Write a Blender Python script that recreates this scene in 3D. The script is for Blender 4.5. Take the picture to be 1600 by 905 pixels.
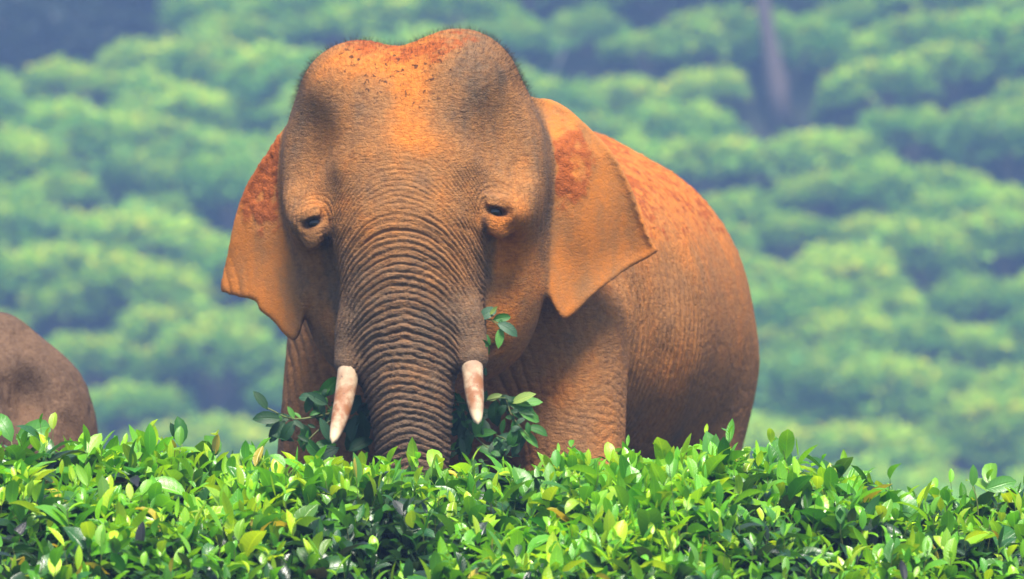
import bpy, bmesh, math, random
import numpy as np
import openvdb
from mathutils import Vector, Matrix

for o in list(bpy.data.objects):
    bpy.data.objects.remove(o)
scene = bpy.context.scene
col = scene.collection
rng = np.random.default_rng(11)
random.seed(5)
RAD = math.radians

# ------------------------------------------------------------------ camera
CAM_Y, CAM_Z = -24.0, 1.55            # 24 m in front of the elephant's face
PPM = 420.0                           # photograph pixels per metre at the face
cam_d = bpy.data.cameras.new('camera')
cam = bpy.data.objects.new('camera', cam_d)
col.objects.link(cam)
cam.location = (0, CAM_Y, CAM_Z)
cam.rotation_euler = (RAD(90), 0, 0)
cam_d.sensor_width = 36.0
cam_d.lens = 36.0 * 24.0 / (1600 / PPM)
cam_d.clip_start = 0.5
cam_d.clip_end = 2000
cam_d.dof.use_dof = True
cam_d.dof.focus_distance = 22.7
cam_d.dof.aperture_fstop = 3.8
scene.camera = cam

# ------------------------------------------------------------------ sky, sun, exposure
SUN_EL, SUN_AZ = RAD(66), RAD(166)     # azimuth clockwise from +Y (away from the camera)
world = bpy.data.worlds.new('World')
scene.world = world
world.use_nodes = True
wn = world.node_tree
bg = wn.nodes['Background']
sky = wn.nodes.new('ShaderNodeTexSky')
sky.sky_type = 'NISHITA'
sky.sun_disc = False
sky.sun_elevation = SUN_EL
sky.sun_rotation = SUN_AZ
sky.altitude = 900
sky.dust_density = 2.5
wn.links.new(sky.outputs[0], bg.inputs[0])
bg.inputs[1].default_value = 0.125
sun_d = bpy.data.lights.new('sun', 'SUN')
sun_d.energy = 4.8
sun_d.angle = RAD(20)
sun_d.color = (1.0, 0.93, 0.82)
sun = bpy.data.objects.new('sun', sun_d)
col.objects.link(sun)
sdir = Vector((math.sin(SUN_AZ) * math.cos(SUN_EL), math.cos(SUN_AZ) * math.cos(SUN_EL), math.sin(SUN_EL)))
sun.rotation_euler = sdir.to_track_quat('Z', 'Y').to_euler()
sun.location = (6, -10, 20)
vs = scene.view_settings
vs.view_transform = 'Standard'
vs.look = 'None'
vs.gamma = 1.0
vs.exposure = 1.15
scene.cycles.use_denoising = True
scene.cycles.max_bounces = 8
scene.cycles.transparent_max_bounces = 8

# ------------------------------------------------------------------ helpers
def P(px, py, y=0.0):
    """a point at depth y that the photograph shows at (px, py)"""
    s = (y - CAM_Y) / 24.0 / PPM
    return np.array([(px - 800) * s, y, CAM_Z + (452.5 - py) * s])

def tag(o, label=None, category=None, group=None, kind=None):
    for k, v in (('label', label), ('category', category), ('group', group), ('kind', kind)):
        if v:
            o[k] = v
    return o

def link(name, data, parent=None, loc=None):
    o = bpy.data.objects.new(name, data)
    col.objects.link(o)
    if parent is not None:
        o.parent = parent
    if loc is not None:
        o.location = loc
    return o

def mesh_np(name, V, F, mat=None, smooth=True):
    """mesh from numpy verts (n,3) and one face array (m,3|4) or list of them"""
    me = bpy.data.meshes.new(name)
    if not isinstance(F, (list, tuple)):
        F = [F]
    F = [np.asarray(f, dtype=np.int32) for f in F if len(f)]
    nl = sum(f.size for f in F)
    npoly = sum(len(f) for f in F)
    me.vertices.add(len(V))
    me.vertices.foreach_set('co', np.ascontiguousarray(V, dtype=np.float32).ravel())
    me.loops.add(nl)
    me.loops.foreach_set('vertex_index', np.concatenate([f.ravel() for f in F]))
    me.polygons.add(npoly)
    tot = np.concatenate([np.full(len(f), f.shape[1], np.int32) for f in F])
    start = np.concatenate([[0], np.cumsum(tot)[:-1]]).astype(np.int32)
    me.polygons.foreach_set('loop_start', start)
    me.polygons.foreach_set('loop_total', tot)
    me.polygons.foreach_set('use_smooth', np.full(npoly, smooth, bool))
    me.update(calc_edges=True)
    if mat:
        me.materials.append(mat)
    return me

def set_attr(me, name, arr, typ='FLOAT', dom='POINT'):
    a = me.attributes.new(name, typ, dom)
    if typ == 'FLOAT':
        a.data.foreach_set('value', np.ascontiguousarray(arr, dtype=np.float32).ravel())
    else:
        arr = np.asarray(arr, dtype=np.float32)
        if arr.shape[1] == 3:
            arr = np.hstack([arr, np.ones((len(arr), 1), np.float32)])
        a.data.foreach_set('color', np.ascontiguousarray(arr).ravel())

def sstep(a, b, x):
    t = np.clip((x - a) / (b - a), 0, 1)
    return t * t * (3 - 2 * t)

_tab = np.random.default_rng(3).random(4096).astype(np.float32)
def _h(i, j, k):
    return _tab[(i * 73856093 ^ j * 19349663 ^ k * 83492791) & 4095]
def vnoise(p):
    """value noise -1..1 at points (n,3)"""
    p = np.asarray(p, np.float32)
    i = np.floor(p).astype(np.int64)
    f = p - i
    f = f * f * (3 - 2 * f)
    r = 0
    for a in (0, 1):
        wa = f[:, 0] if a else 1 - f[:, 0]
        for b in (0, 1):
            wb = f[:, 1] if b else 1 - f[:, 1]
            for c in (0, 1):
                wc = f[:, 2] if c else 1 - f[:, 2]
                r = r + wa * wb * wc * _h(i[:, 0] + a, i[:, 1] + b, i[:, 2] + c)
    return r * 2 - 1
def fbm(p, n=4):
    r, a, s = 0, 1.0, 0
    p = np.asarray(p, np.float32)
    for k in range(n):
        r = r + a * vnoise(p * (2 ** k) + 17.3 * k)
        s += a
        a *= 0.5
    return r / s

# node helper
class NT:
    def __init__(self, name):
        self.m = bpy.data.materials.new(name)
        self.m.use_nodes = True
        self.t = self.m.node_tree
        self.t.nodes.clear()
        self.out = self.n('ShaderNodeOutputMaterial')
    def n(self, typ, **kw):
        x = self.t.nodes.new(typ)
        for k, v in kw.items():
            setattr(x, k, v)
        return x
    def put(self, sock, v):
        if isinstance(v, bpy.types.NodeSocket):
            self.t.links.new(v, sock)
        elif v is not None:
            if hasattr(sock, 'default_value') and isinstance(v, (tuple, list)) and len(v) == 3 and sock.type == 'RGBA':
                v = (*v, 1)
            sock.default_value = v
    def attr(self, name, what='Fac'):
        return self.n('ShaderNodeAttribute', attribute_name=name).outputs[what]
    def pos(self):
        return self.n('ShaderNodeTexCoord').outputs['Object']
    def noise(self, scale, detail=4, rough=0.55, vec=None, out=0, dist=0):
        x = self.n('ShaderNodeTexNoise')
        x.inputs['Scale'].default_value = scale
        x.inputs['Detail'].default_value = detail
        x.inputs['Roughness'].default_value = rough
        x.inputs['Distortion'].default_value = dist
        if vec is not None:
            self.put(x.inputs['Vector'], vec)
        return x.outputs[out]
    def math(self, op, a, b=None, clamp=False):
        x = self.n('ShaderNodeMath', operation=op, use_clamp=clamp)
        self.put(x.inputs[0], a)
        if b is not None:
            self.put(x.inputs[1], b)
        return x.outputs[0]
    def ramp(self, fac, a, b, c=0.0, d=1.0):
        x = self.n('ShaderNodeMapRange', interpolation_type='SMOOTHSTEP')
        self.put(x.inputs[0], fac)
        for k, v in enumerate((a, b, c, d)):
            self.put(x.inputs[k + 1], v)
        return x.outputs[0]
    def mix(self, fac, a, b, typ='MIX'):
        x = self.n('ShaderNodeMix', data_type='RGBA', blend_type=typ)
        self.put(x.inputs[0], fac)
        self.put(x.inputs[6], a)
        self.put(x.inputs[7], b)
        return x.outputs[2]
    def bump(self, h, strength, dist, normal=None):
        x = self.n('ShaderNodeBump')
        x.inputs['Strength'].default_value = strength
        x.inputs['Distance'].default_value = dist
        self.put(x.inputs['Height'], h)
        if normal is not None:
            self.put(x.inputs['Normal'], normal)
        return x.outputs[0]
    def principled(self, colr, rough=0.6, spec=0.3, normal=None, **kw):
        x = self.n('ShaderNodeBsdfPrincipled')
        self.put(x.inputs['Base Color'], colr)
        self.put(x.inputs['Roughness'], rough)
        self.put(x.inputs['Specular IOR Level'], spec)
        if normal is not None:
            self.put(x.inputs['Normal'], normal)
        for k, v in kw.items():
            self.put(x.inputs[k.replace('_', ' ')], v)
        return x.outputs[0]
    def done(self, shader):
        self.put(self.out.inputs['Surface'], shader)
        return self.m
# ------------------------------------------------------------------ elephant: signed distance body -> mesh
def smin(a, b, k):
    h = np.clip(0.5 + 0.5 * (b - a) / k, 0, 1)
    return b + (a - b) * h - k * h * (1 - h)
def smax(a, b, k):
    return -smin(-a, -b, k)
def ell(p, c, r, rot=None):
    q = p - np.float32(c)
    if rot is not None:
        q = q @ np.float32(rot)
    r = np.float32(r)
    k0 = np.sqrt(((q / r) ** 2).sum(1)) + 1e-6
    k1 = np.sqrt(((q / (r * r)) ** 2).sum(1)) + 1e-6
    return k0 * (k0 - 1) / k1
def cone(p, a, b, ra, rb, sq=None):
    """round cone from a to b; sq squashes the section along an axis triple"""
    a = np.float32(a); b = np.float32(b)
    q = p
    if sq is not None:
        s = np.float32(sq)
        q = p * s; a = a * s; b = b * s
    ab = b - a
    t = np.clip(((q - a) @ ab) / (ab @ ab), 0, 1)
    return np.sqrt(((q - a - t[:, None] * ab) ** 2).sum(1)) - (ra + (rb - ra) * t)
def poly2(x, z, poly):
    n = len(poly)
    d = np.full(len(x), 1e9, np.float32)
    s = np.ones(len(x), bool)
    for i in range(n):
        a = poly[i]; b = poly[(i + 1) % n]
        ex, ez = b[0] - a[0], b[1] - a[1]
        wx, wz = x - a[0], z - a[1]
        t = np.clip((wx * ex + wz * ez) / (ex * ex + ez * ez), 0, 1)
        d = np.minimum(d, (wx - ex * t) ** 2 + (wz - ez * t) ** 2)
        c = ((a[1] <= z) & (b[1] > z) & (ex * wz > ez * wx)) | ((a[1] > z) & (b[1] <= z) & (ex * wz < ez * wx))
        s ^= c
    # s True = outside
    return np.where(s, 1, -1) * np.sqrt(d)
def rz(a):
    c, s = math.cos(a), math.sin(a)
    return np.array([[c, -s, 0], [s, c, 0], [0, 0, 1.0]])
def rx(a):
    c, s = math.cos(a), math.sin(a)
    return np.array([[1.0, 0, 0], [0, c, -s], [0, s, c]])
def catmull(pts, m=6):
    pts = [np.array(p, float) for p in pts]
    out = []
    n = len(pts)
    for i in range(n):
        p0, p1, p2, p3 = pts[i - 1], pts[i], pts[(i + 1) % n], pts[(i + 2) % n]
        for k in range(m):
            t = k / m
            out.append(0.5 * ((2 * p1) + (-p0 + p2) * t + (2 * p0 - 5 * p1 + 4 * p2 - p3) * t * t + (-p0 + 3 * p1 - 3 * p2 + p3) * t ** 3))
    return np.array(out)

def voxel_mesh(f, lo, hi, vox, coarse=0.05):
    """polygonise f=0; fine samples only in cells near the surface"""
    lo = np.array(lo); hi = np.array(hi)
    m = int(round(coarse / vox))
    nb = np.ceil((hi - lo) / coarse).astype(int)
    ax = [lo[i] + (np.arange(nb[i]) + 0.5) * coarse for i in range(3)]
    C = np.stack(np.meshgrid(*ax, indexing='ij'), -1).reshape(-1, 3).astype(np.float32)
    dc = np.concatenate([f(c) for c in np.array_split(C, max(1, len(C) // 200000))])
    near = np.abs(dc) < coarse * 1.9
    G = np.where(dc < 0, -0.05, 0.05).astype(np.float32).reshape(nb)
    G = np.repeat(np.repeat(np.repeat(G, m, 0), m, 1), m, 2)
    idx = np.argwhere(near.reshape(nb))
    off = np.stack(np.meshgrid(*[np.arange(m)] * 3, indexing='ij'), -1).reshape(-1, 3)
    for ch in np.array_split(idx, max(1, len(idx) * m ** 3 // 400000)):
        I = (ch[:, None, :] * m + off[None]).reshape(-1, 3)
        pts = (lo + I * vox).astype(np.float32)
        G[I[:, 0], I[:, 1], I[:, 2]] = f(pts)
    g = openvdb.FloatGrid(background=0.05)
    g.copyFromArray(G, tolerance=0.0)
    g.transform = openvdb.createLinearTransform(voxelSize=vox)
    pts, tris, quads = g.convertToPolygons(isovalue=0.0, adaptivity=0.0)
    V = np.asarray(pts, np.float64) + lo
    return V, (tris if tris is not None else np.zeros((0, 3), int)), quads

# ---- main elephant; head frame: x right, y into the picture, z up
HO = P(630, 300, 0.0)
HY = RAD(6)
HROLL = RAD(2.4)
HR = np.array([[math.cos(HROLL), 0, math.sin(HROLL)], [0, 1, 0], [-math.sin(HROLL), 0, math.cos(HROLL)]]) @ np.array([[math.cos(HY), -math.sin(HY), 0], [math.sin(HY), math.cos(HY), 0], [0, 0, 1.0]])   # row vectors: head -> world is h @ HR
# hx axis in world = (cos,-sin,0); hy axis in world = (sin,cos,0)
def to_head(p):
    return ((p - np.float32(HO)) @ np.float32(HR.T))
def from_head(h):
    return np.array(h) @ HR + HO
BO = np.array([-0.21, 1.05, 0.0])        # body origin on the ground under the shoulders
BY = RAD(17)
BR = np.array([[math.cos(BY), -math.sin(BY), 0], [math.sin(BY), math.cos(BY), 0], [0, 0, 1.0]])
def to_body(p):
    return ((p - np.float32(BO)) @ np.float32(BR.T))

TRUNK = [  # x, y, z, r in the head frame
    (0.00, 0.27, 0.02, 0.31), (-0.01, 0.22, -0.12, 0.305), (-0.025, 0.195, -0.28, 0.292), (-0.03, 0.15, -0.45, 0.25),
    (-0.025, 0.095, -0.62, 0.198), (-0.012, 0.055, -0.78, 0.163), (-0.008, 0.035, -0.95, 0.142), (-0.01, 0.03, -1.2, 0.12),
    (-0.02, 0.0, -1.45, 0.10), (-0.03, -0.06, -1.65, 0.085), (-0.04, -0.17, -1.78, 0.072), (-0.05, -0.30, -1.77, 0.06)]
def open_spline(pts, m):
    p = [2 * np.array(pts[0]) - np.array(pts[1])] + [np.array(q) for q in pts] + [2 * np.array(pts[-1]) - np.array(pts[-2])]
    o = []
    for i in range(1, len(p) - 2):
        for k in range(m):
            t = k / m
            p0, p1, p2, p3 = p[i - 1:i + 3]
            o.append(0.5 * (2 * p1 + (p2 - p0) * t + (2 * p0 - 5 * p1 + 4 * p2 - p3) * t * t + (3 * p1 - p0 - 3 * p2 + p3) * t ** 3))
    return o + [p[-2]]
TRUNK = open_spline(TRUNK, 3)
EAR_R = catmull([P(*q) for q in ((800, 175, .3), (840, 147, .34), (880, 157, .4), (922, 195, .45), (962, 235, .5), (988, 285, .52), (1008, 335, .55),
                                 (1026, 378, .58), (1034, 392, .6), (1020, 404, .58), (988, 421, .55), (962, 441, .52), (925, 470, .48), (893, 499, .46), (876, 501, .45),
                                 (862, 478, .42), (852, 440, .4), (846, 400, .36), (800, 380, .3))], 3)[:, [0, 2]]
EAR_L = catmull([P(*q) for q in ((490, 200, .3), (440, 203, .45), (402, 255, .52), (376, 305, .58), (362, 345, .6), (352, 400, .63), (340, 452, .66), (352, 463, .65),
                                 (380, 470, .62), (400, 474, .6), (404, 486, .58), (425, 502, .55), (445, 527, .5), (463, 537, .46), (477, 514, .42), (479, 470, .4), (474, 430, .36), (510, 380, .3))], 3)[:, [0, 2]]
def ear(p, poly, xa, sgn, slope, seed):
    x, y, z = p[:, 0], p[:, 1], p[:, 2]
    u = sgn * (x - xa)
    f = 0.43 + slope * u + 0.30 * u * u - 0.02 * np.sin(7 * z + seed) + ((0.024 if sgn > 0 else 0.004) * np.sin(21 * u + 4 * z + seed)) * sstep(0.03, .2, u)
    f = f + 0.10 * sstep(2.05, 2.35, z) - 0.06 * sstep(1.70, 1.35, z) + (0.025 if sgn > 0 else 0.0) * np.sin(15 * u - 5 * z) * sstep(1.9, 1.5, z)
    d2 = poly2(x, z, poly) + 0.004 * np.sin(17 * x + 2) * np.sin(13 * z + seed)
    rim = np.exp(-((d2 + 0.016) / 0.012) ** 2) * sstep(1.62, 1.75, z)
    f = f - 0.006 * rim
    dy = np.abs(y - f) / math.sqrt(1 + slope * slope)
    th = 0.017 - 0.006 * sstep(0.05, 0.35, u) + 0.006 * rim
    return smax(d2 + 0.008, dy - th, 0.015)

def head_base(h):
    x, y, z = h[:, 0], h[:, 1], h[:, 2]
    ax = np.abs(x)
    m = np.stack([ax, y, z], 1)                      # mirrored
    d = ell(h, (0.0, 0.46, 0.10), (0.47, 0.42, 0.40))
    d = smin(d, ell(h, (-0.195, 0.36, 0.345), (0.235, 0.27, 0.242)), 0.11)
    d = smin(d, ell(h, (0.182, 0.36, 0.365), (0.240, 0.28, 0.249)), 0.12)
    d = smin(d, ell(h, (0.0, 0.27, 0.08), (0.31, 0.24, 0.36)), 0.12)           # forehead plate
    d = smin(d, ell(m, (0.36, 0.40, 0.05), (0.145, 0.26, 0.30)), 0.10)          # temples
    d = smin(d, ell(m, (0.385, 0.24, -0.06), (0.085, 0.16, 0.13)), 0.07)        # cheekbone behind the eye
    d = smin(d, cone(m, (0.25, 0.12, 0.11), (0.40, 0.21, 0.00), 0.07, 0.060), 0.05)   # brow ridge
    # cheeks and jaw
    d = smin(d, ell(m, (0.26, 0.47, -0.30), (0.21, 0.26, 0.36)), 0.10)
    d = smin(d, ell(h, (0.0, 0.46, -0.52), (0.35, 0.28, 0.26)), 0.10)
    d = smin(d, cone(h, (0, 0.40, -0.62), (0, 0.30, -0.84), 0.16, 0.06), 0.08)
    # trunk
    t = None
    for a, b in zip(TRUNK[:-1], TRUNK[1:]):
        c = cone(h, a[:3], b[:3], a[3], b[3], None)
        t = c if t is None else smin(t, c, 0.004)
    d = smin(d, t, 0.07)
    # tusk sheaths
    d = smin(d, cone(m, (0.17, 0.19, -0.20), (0.212, 0.07, -0.48), 0.11, 0.072), 0.09)
    d = smin(d, cone(m, (0.212, 0.07, -0.48), (0.224, 0.030, -0.625), 0.074, 0.066), 0.05)
    # hollows: temples, beside the trunk under the eye
    d = smax(d, -ell(m, (0.43, 0.02, 0.18), (0.16, 0.19, 0.24)), 0.09)
    d = smax(d, -ell(m, (0.345, 0.06, -0.34), (0.070, 0.20, 0.19)), 0.07)
    # mouth slit
    d = smax(d, -cone(m, (0.0, 0.22, -0.70), (0.30, 0.30, -0.585), 0.02, 0.012), 0.02)
    return d

# eyes: found on the face surface, frame n outward, u across (towards the temple), v up
def _surf(x, z):
    ys = np.linspace(-0.4, 0.5, 900)
    d = head_base(np.stack([np.full(900, x), ys, np.full(900, z)], 1).astype(np.float32))
    return ys[np.argmax(d < 0)]
EYES = []
for sg, ex, ez in ((-1, -0.362, -0.100), (1, 0.338, -0.088)):
    EYES.append((sg, np.array((ex, _surf(ex, ez), ez))))
EN = np.array((0.50, -0.866, 0.0)); EU = np.array((0.866, 0.50, 0.0))
def head_sdf(h):
    d = head_base(h)
    for sg, e in EYES:
        n = np.float32(EN * (sg, 1, 1)); u = np.float32(EU * (sg, 1, 1))
        q = h - np.float32(e)
        k = (q * q).sum(1) < 0.20 ** 2
        if not k.any():
            continue
        q = q[k]
        qu, qn, qv = q @ u, q @ n, q[:, 2]
        qv = qv + 0.30 * qu                                                            # inner corner lower
        qq = np.stack([qu, qn, qv], 1)
        ES = 0.80
        qq = qq / np.float32(ES)
        dd = d[k] / ES
        dd = smax(dd, -ell(qq, (-0.005, 0.030, 0.012), (0.056, 0.040, 0.040)), 0.035)       # socket
        dd = smin(dd, ell(qq, (0.010, -0.010, 0.060), (0.062, 0.028, 0.018)), 0.022)     # fold over the lid
        dd = smin(dd, ell(qq, (0.0, -0.006, 0.030), (0.056, 0.031, 0.021)), 0.010)       # upper lid
        dd = smin(dd, ell(qq, (0.006, -0.028, -0.060), (0.064, 0.036, 0.062)), 0.040)     # bag under the eye
        dd = smax(dd, -ell(qq, (0.0, 0.012, -0.001), (0.047, 0.036, 0.0185)), 0.006)      # slit
        d[k] = dd * ES
    return d

def main_sdf(p):
    h = to_head(p); b = to_body(p)
    d = np.full(len(p), 2.0, np.float32)
    k = h[:, 1] < 1.1
    if k.any():
        d[k] = head_sdf(h[k])
    # ears
    for poly, xa, sg, sl, sd in ((EAR_R, 0.10, 1, 0.45, 0.4), (EAR_L, -0.83, -1, 0.75, 2.0)):
        bb = (p[:, 0] > poly[:, 0].min() - .08) & (p[:, 0] < poly[:, 0].max() + .08) & (p[:, 1] > -0.1) & (p[:, 1] < 1.3)
        if bb.any():
            e = ear(p[bb], poly, xa, sg, sl, sd)
            d[bb] = smin(d[bb], e, 0.05)
    # neck
    d = smin(d, cone(p, from_head((0.0, 0.62, -0.02)), (-0.16, 1.35, 1.52), 0.40, 0.56), 0.12)
    # trunk of the body
    x, y, z = b[:, 0], b[:, 1], b[:, 2]
    m = np.stack([np.abs(x), y, z], 1)
    B = ell(b, (0.0, 1.05, 1.42), (0.72, 1.45, 0.74))
    B = smin(B, ell(b, (0.0, 0.25, 1.45), (0.62, 0.60, 0.72)), 0.18)           # chest and shoulders
    B = smin(B, ell(b, (0.0, 1.75, 1.36), (0.68, 0.74, 0.76)), 0.2)           # rump
    B = smin(B, cone(b, (0, 0.3, 2.02), (0, 1.7, 2.06), 0.09, 0.09), 0.22)     # spine
    # legs
    m = np.stack([np.where(x > 0, x, -x + 0.0), y, z], 1)
    for (fx, fy, kx, ky, top, r0, r1, r2) in ((0.50, -0.10, 0.515, -0.14, 1.42, 0.28, 0.185, 0.16), (0.40, 1.95, 0.40, 1.80, 1.15, 0.34, 0.22, 0.17)):
        L = cone(m, (kx - 0.11, ky + 0.15, top), (kx, ky, 0.75), r0, r1)
        L = smin(L, cone(m, (kx, ky, 0.75), (fx, fy, 0.16), r1, r2), 0.06)
        L = smin(L, ell(m, (fx, fy - 0.01, 0.10), (0.19, 0.20, 0.11)), 0.05)
        B = smin(B, L, 0.20 if fy > 1 else 0.10)
    # tail
    B = smin(B, cone(b, (0, 2.42, 1.65), (0, 2.58, 1.2), 0.06, 0.035), 0.06)
    B = smin(B, cone(b, (0, 2.58, 1.2), (0, 2.56, 0.7), 0.035, 0.022), 0.02)
    d = smin(d, B, 0.10)
    return np.maximum(d, -(p[:, 2] - 0.0))

VOX = 0.01
V, T3, Q4 = voxel_mesh(main_sdf, (-1.35, -0.75, -0.06), (1.65, 4.05, 2.64), VOX, 0.05)
def edges_of(me):
    e = np.empty(len(me.edges) * 2, np.int32)
    me.edges.foreach_get('vertices', e)
    return e.reshape(-1, 2)
def laplace(V, E, it, lam=0.5, w=None):
    n = len(V)
    deg = np.bincount(E.ravel(), minlength=n).astype(float)
    for _ in range(it):
        S = np.stack([np.bincount(E[:, 0], V[E[:, 1], k], n) + np.bincount(E[:, 1], V[E[:, 0], k], n) for k in range(3)], 1)
        D = lam * (S / deg[:, None] - V)
        V = V + (D if w is None else D * w[:, None])
    return V
def normals_of(me):
    n = np.empty(len(me.vertices) * 3, np.float32)
    me.vertex_normals.foreach_get('vector', n)
    return n.reshape(-1, 3).astype(float)
def coords_of(me):
    v = np.empty(len(me.vertices) * 3, np.float32)
    me.vertices.foreach_get('co', v)
    return v.reshape(-1, 3).astype(float)
def refine(me, mask_fn):
    """split every face in the region into four"""
    bm = bmesh.new()
    bm.from_mesh(me)
    C = np.array([f.calc_center_median()[:] for f in bm.faces])
    k = mask_fn(C)
    ed = set()
    for f, s in zip(bm.faces, k):
        if s:
            ed.update(f.edges)
    bmesh.ops.subdivide_edges(bm, edges=list(ed), cuts=1, use_grid_fill=True)
    bm.to_mesh(me)
    bm.free()
    me.polygons.foreach_set('use_smooth', np.ones(len(me.polygons), bool))
    me.update()

me = mesh_np('body', V, [T3, Q4])
def region(C):
    h = (C - HO) @ HR.T
    b_ = (C - BO) @ BR.T
    return ((h[:, 1] < 0.30) & (h[:, 2] < 0.22) & (h[:, 2] > -1.02) & (np.abs(h[:, 0]) < 0.46)) | ((b_[:, 0] > 0.25) & (b_[:, 1] > -0.5) & (b_[:, 1] < 1.25) & (b_[:, 2] > 0.65) & (b_[:, 2] < 1.85) & (C[:, 1] > 0.5))
refine(me, region)
V = laplace(coords_of(me), edges_of(me), 3)
me.vertices.foreach_set('co', V.astype(np.float32).ravel())
me.update()
N = normals_of(me)

def wrinkle_fields(V, N):
    h = (V - HO) @ HR.T
    nh = N @ HR.T
    x, y, z = h.T
    b = (V - BO) @ BR.T
    t = np.full(len(V), 9.0)
    k = (h[:, 1] < 0.7) & (np.abs(x) < 0.5)
    tk = None
    hk = h[k].astype(np.float32)
    for a, c in zip(TRUNK[:-1], TRUNK[1:]):
        q = cone(hk, a[:3], c[:3], a[3], c[3])
        tk = q if tk is None else np.minimum(tk, q)
    t[k] = tk
    disp = np.zeros(len(V))
    # --- trunk rings: arches that drop towards the sides
    xc = x + 0.015
    warp = 0.010 * fbm(h * (5, 5, 9), 3) + 0.003 * vnoise(h * 40)
    s = z + 2.3 * xc ** 2 + 16 * xc ** 4 + warp
    ph = s / 0.0275 + 0.42 * vnoise(np.stack([x * 6, z * 5, y * 4], 1)) + 0.2 * vnoise(np.stack([x * 14, z * 9, y * 4], 1))
    def groove(ph, p=2.2):
        v = np.abs(np.sin(np.pi * ph))
        return (1 - v) ** p
    ring = np.floor(ph)
    amp = 0.75 + 0.35 * vnoise(np.stack([ring * 0.77, x * 5, ring * 0.31], 1)) + 0.25 * vnoise(np.stack([x * 9, z * 14, ring], 1))
    wt = sstep(0.055, 0.02, t) * sstep(0.0, -0.20, z) * (1 - 0.35 * sstep(0.19, 0.25, np.abs(x)) * sstep(-0.3, -0.42, z))
    wt = wt * sstep(0.45, 0.1, y)
    wsh = sstep(0.20, 0.14, y) * sstep(-0.22, -0.34, z) * sstep(-0.60, -0.50, z) * sstep(0.13, 0.20, np.abs(xc)) * sstep(0.34, 0.28, np.abs(xc))
    wt = np.maximum(wt, 0.40 * wsh)
    disp -= 0.004 * wsh * groove((np.abs(x) + 0.22 * z) / 0.021 + 0.6 * vnoise(h * 12), 1.6)
    disp -= 0.0130 * wt * np.clip(amp, 0.35, 1.2) * groove(ph)
    disp -= 0.0035 * wt * groove(s / 0.0145 + 0.5 * vnoise(h * 12), 1.5)
    disp += 0.002 * wt * np.sin(2 * np.pi * s / 0.105 + 2 * vnoise(h * 3))
    disp -= 0.0030 * wt * groove((s + 0.55 * xc) / 0.034 + 0.8 * vnoise(h * 9), 2.5) * sstep(0.0, 0.5, vnoise(h * 8 + 3))
    disp -= 0.0030 * wt * groove((s - 0.55 * xc) / 0.037 + 0.8 * vnoise(h * 9 + 5), 2.5) * sstep(0.0, 0.5, vnoise(h * 8 + 9))
    # big fold at the trunk root
    s2 = z + 2.3 * xc ** 2 + 0.004 * vnoise(h * 20) + 0.143
    wf = sstep(0.18, 0.08, np.abs(xc)) * sstep(0.3, 0.1, y)
    disp -= wf * (0.7 + 0.5 * vnoise(h * 18)) * (0.009 * np.exp(-(s2 / 0.006) ** 2) - 0.003 * np.exp(-((s2 - 0.022) / 0.013) ** 2))
    # --- fine fan of wrinkles on the lower forehead
    s3 = z + 2.6 * xc ** 2 + 8 * xc ** 4 + 0.008 * fbm(h * (8, 8, 12), 2)
    wfh = sstep(0.20, 0.02, z) * sstep(-0.26, -0.12, z) * sstep(0.36, 0.25, np.abs(xc)) * sstep(0.3, 0.15, y)
    disp -= 0.0085 * wfh * groove(s3 / 0.021 + 0.3 * vnoise(h * 7), 2) * np.clip(0.6 + 0.6 * vnoise(h * (9, 9, 20)), 0, 1.2)
    # --- eye rings
    for sg, e in EYES:
        r = np.sqrt((((h - e) * (1.0, 1, 0.85)) ** 2).sum(1))
        w = sstep(0.15, 0.075, r) * sstep(0.045, 0.06, r) * sstep(-0.10, 0.0, (h - e)[:, 2] + sg * 0.4 * (h - e)[:, 0])
        disp -= 0.0045 * w * groove(r / 0.017 + 0.3 * vnoise(h * 16), 2)
    # --- upright creases between eye and ear, neck edge
    wv = sstep(0.36, 0.40, np.abs(x)) * sstep(0.10, 0.0, z) * sstep(-0.20, -0.12, z) * sstep(0.5, 0.3, y)
    disp -= 0.004 * wv * groove((np.abs(x) + 0.25 * y) / 0.024 + 0.15 * vnoise(h * 12), 3)
    # --- domes: faint cross wrinkles
    wd = sstep(0.10, 0.20, z) * sstep(0.40, 0.30, z) * sstep(0.25, 0.0, y)
    disp -= 0.0018 * wd * groove((z + 0.1 * vnoise(h * 4)) / 0.022 + 0.6 * vnoise(h * 9), 2) * sstep(0.0, 0.5, vnoise(h * 6))
    # --- flank folds (behind the shoulder) and slack skin of chest and legs
    bx, by, bz = b.T
    onb = sstep(0.55, 0.8, V[:, 1])
    wfl = onb * sstep(0.30, 0.50, bx) * sstep(-0.05, 0.08, by) * sstep(1.2, 0.6, by) * sstep(1.85, 1.6, bz) * sstep(0.35, 0.6, bz)
    disp -= 0.046 * wfl * groove((by + 0.05 * fbm(b * (3, 3, 3), 2)) / 0.050 + 0.35 * vnoise(b * (6, 6, 3.5)), 1.8) * np.clip(0.7 + 0.6 * vnoise(b * (9, 9, 4)), 0.1, 1.3)
    disp -= 0.006 * wfl * groove(by / 0.023 + 0.5 * vnoise(b * (12, 12, 7)), 1.5)
    wch = sstep(0.45, 0.7, V[:, 1]) * sstep(1.75, 1.5, bz) * sstep(0.5, 0.25, by) * sstep(-0.1, 0.5, -N[:, 1])
    leg = sstep(0.30, 0.42, bx)
    disp -= 0.010 * wch * (1 - 0.75 * leg) * groove((bx + 0.25 * bz + 0.04 * fbm(b * 4, 2)) / 0.046 + 0.35 * vnoise(b * (8, 8, 3)), 1.6)
    disp -= 0.0035 * wch * groove((bz + 0.5 * (bx - 0.45)) / 0.036 + 1.6 * fbm(b * 7, 2), 2) * sstep(1.45, 1.1, bz) * sstep(-0.2, 0.4, vnoise(b * 9))
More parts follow.
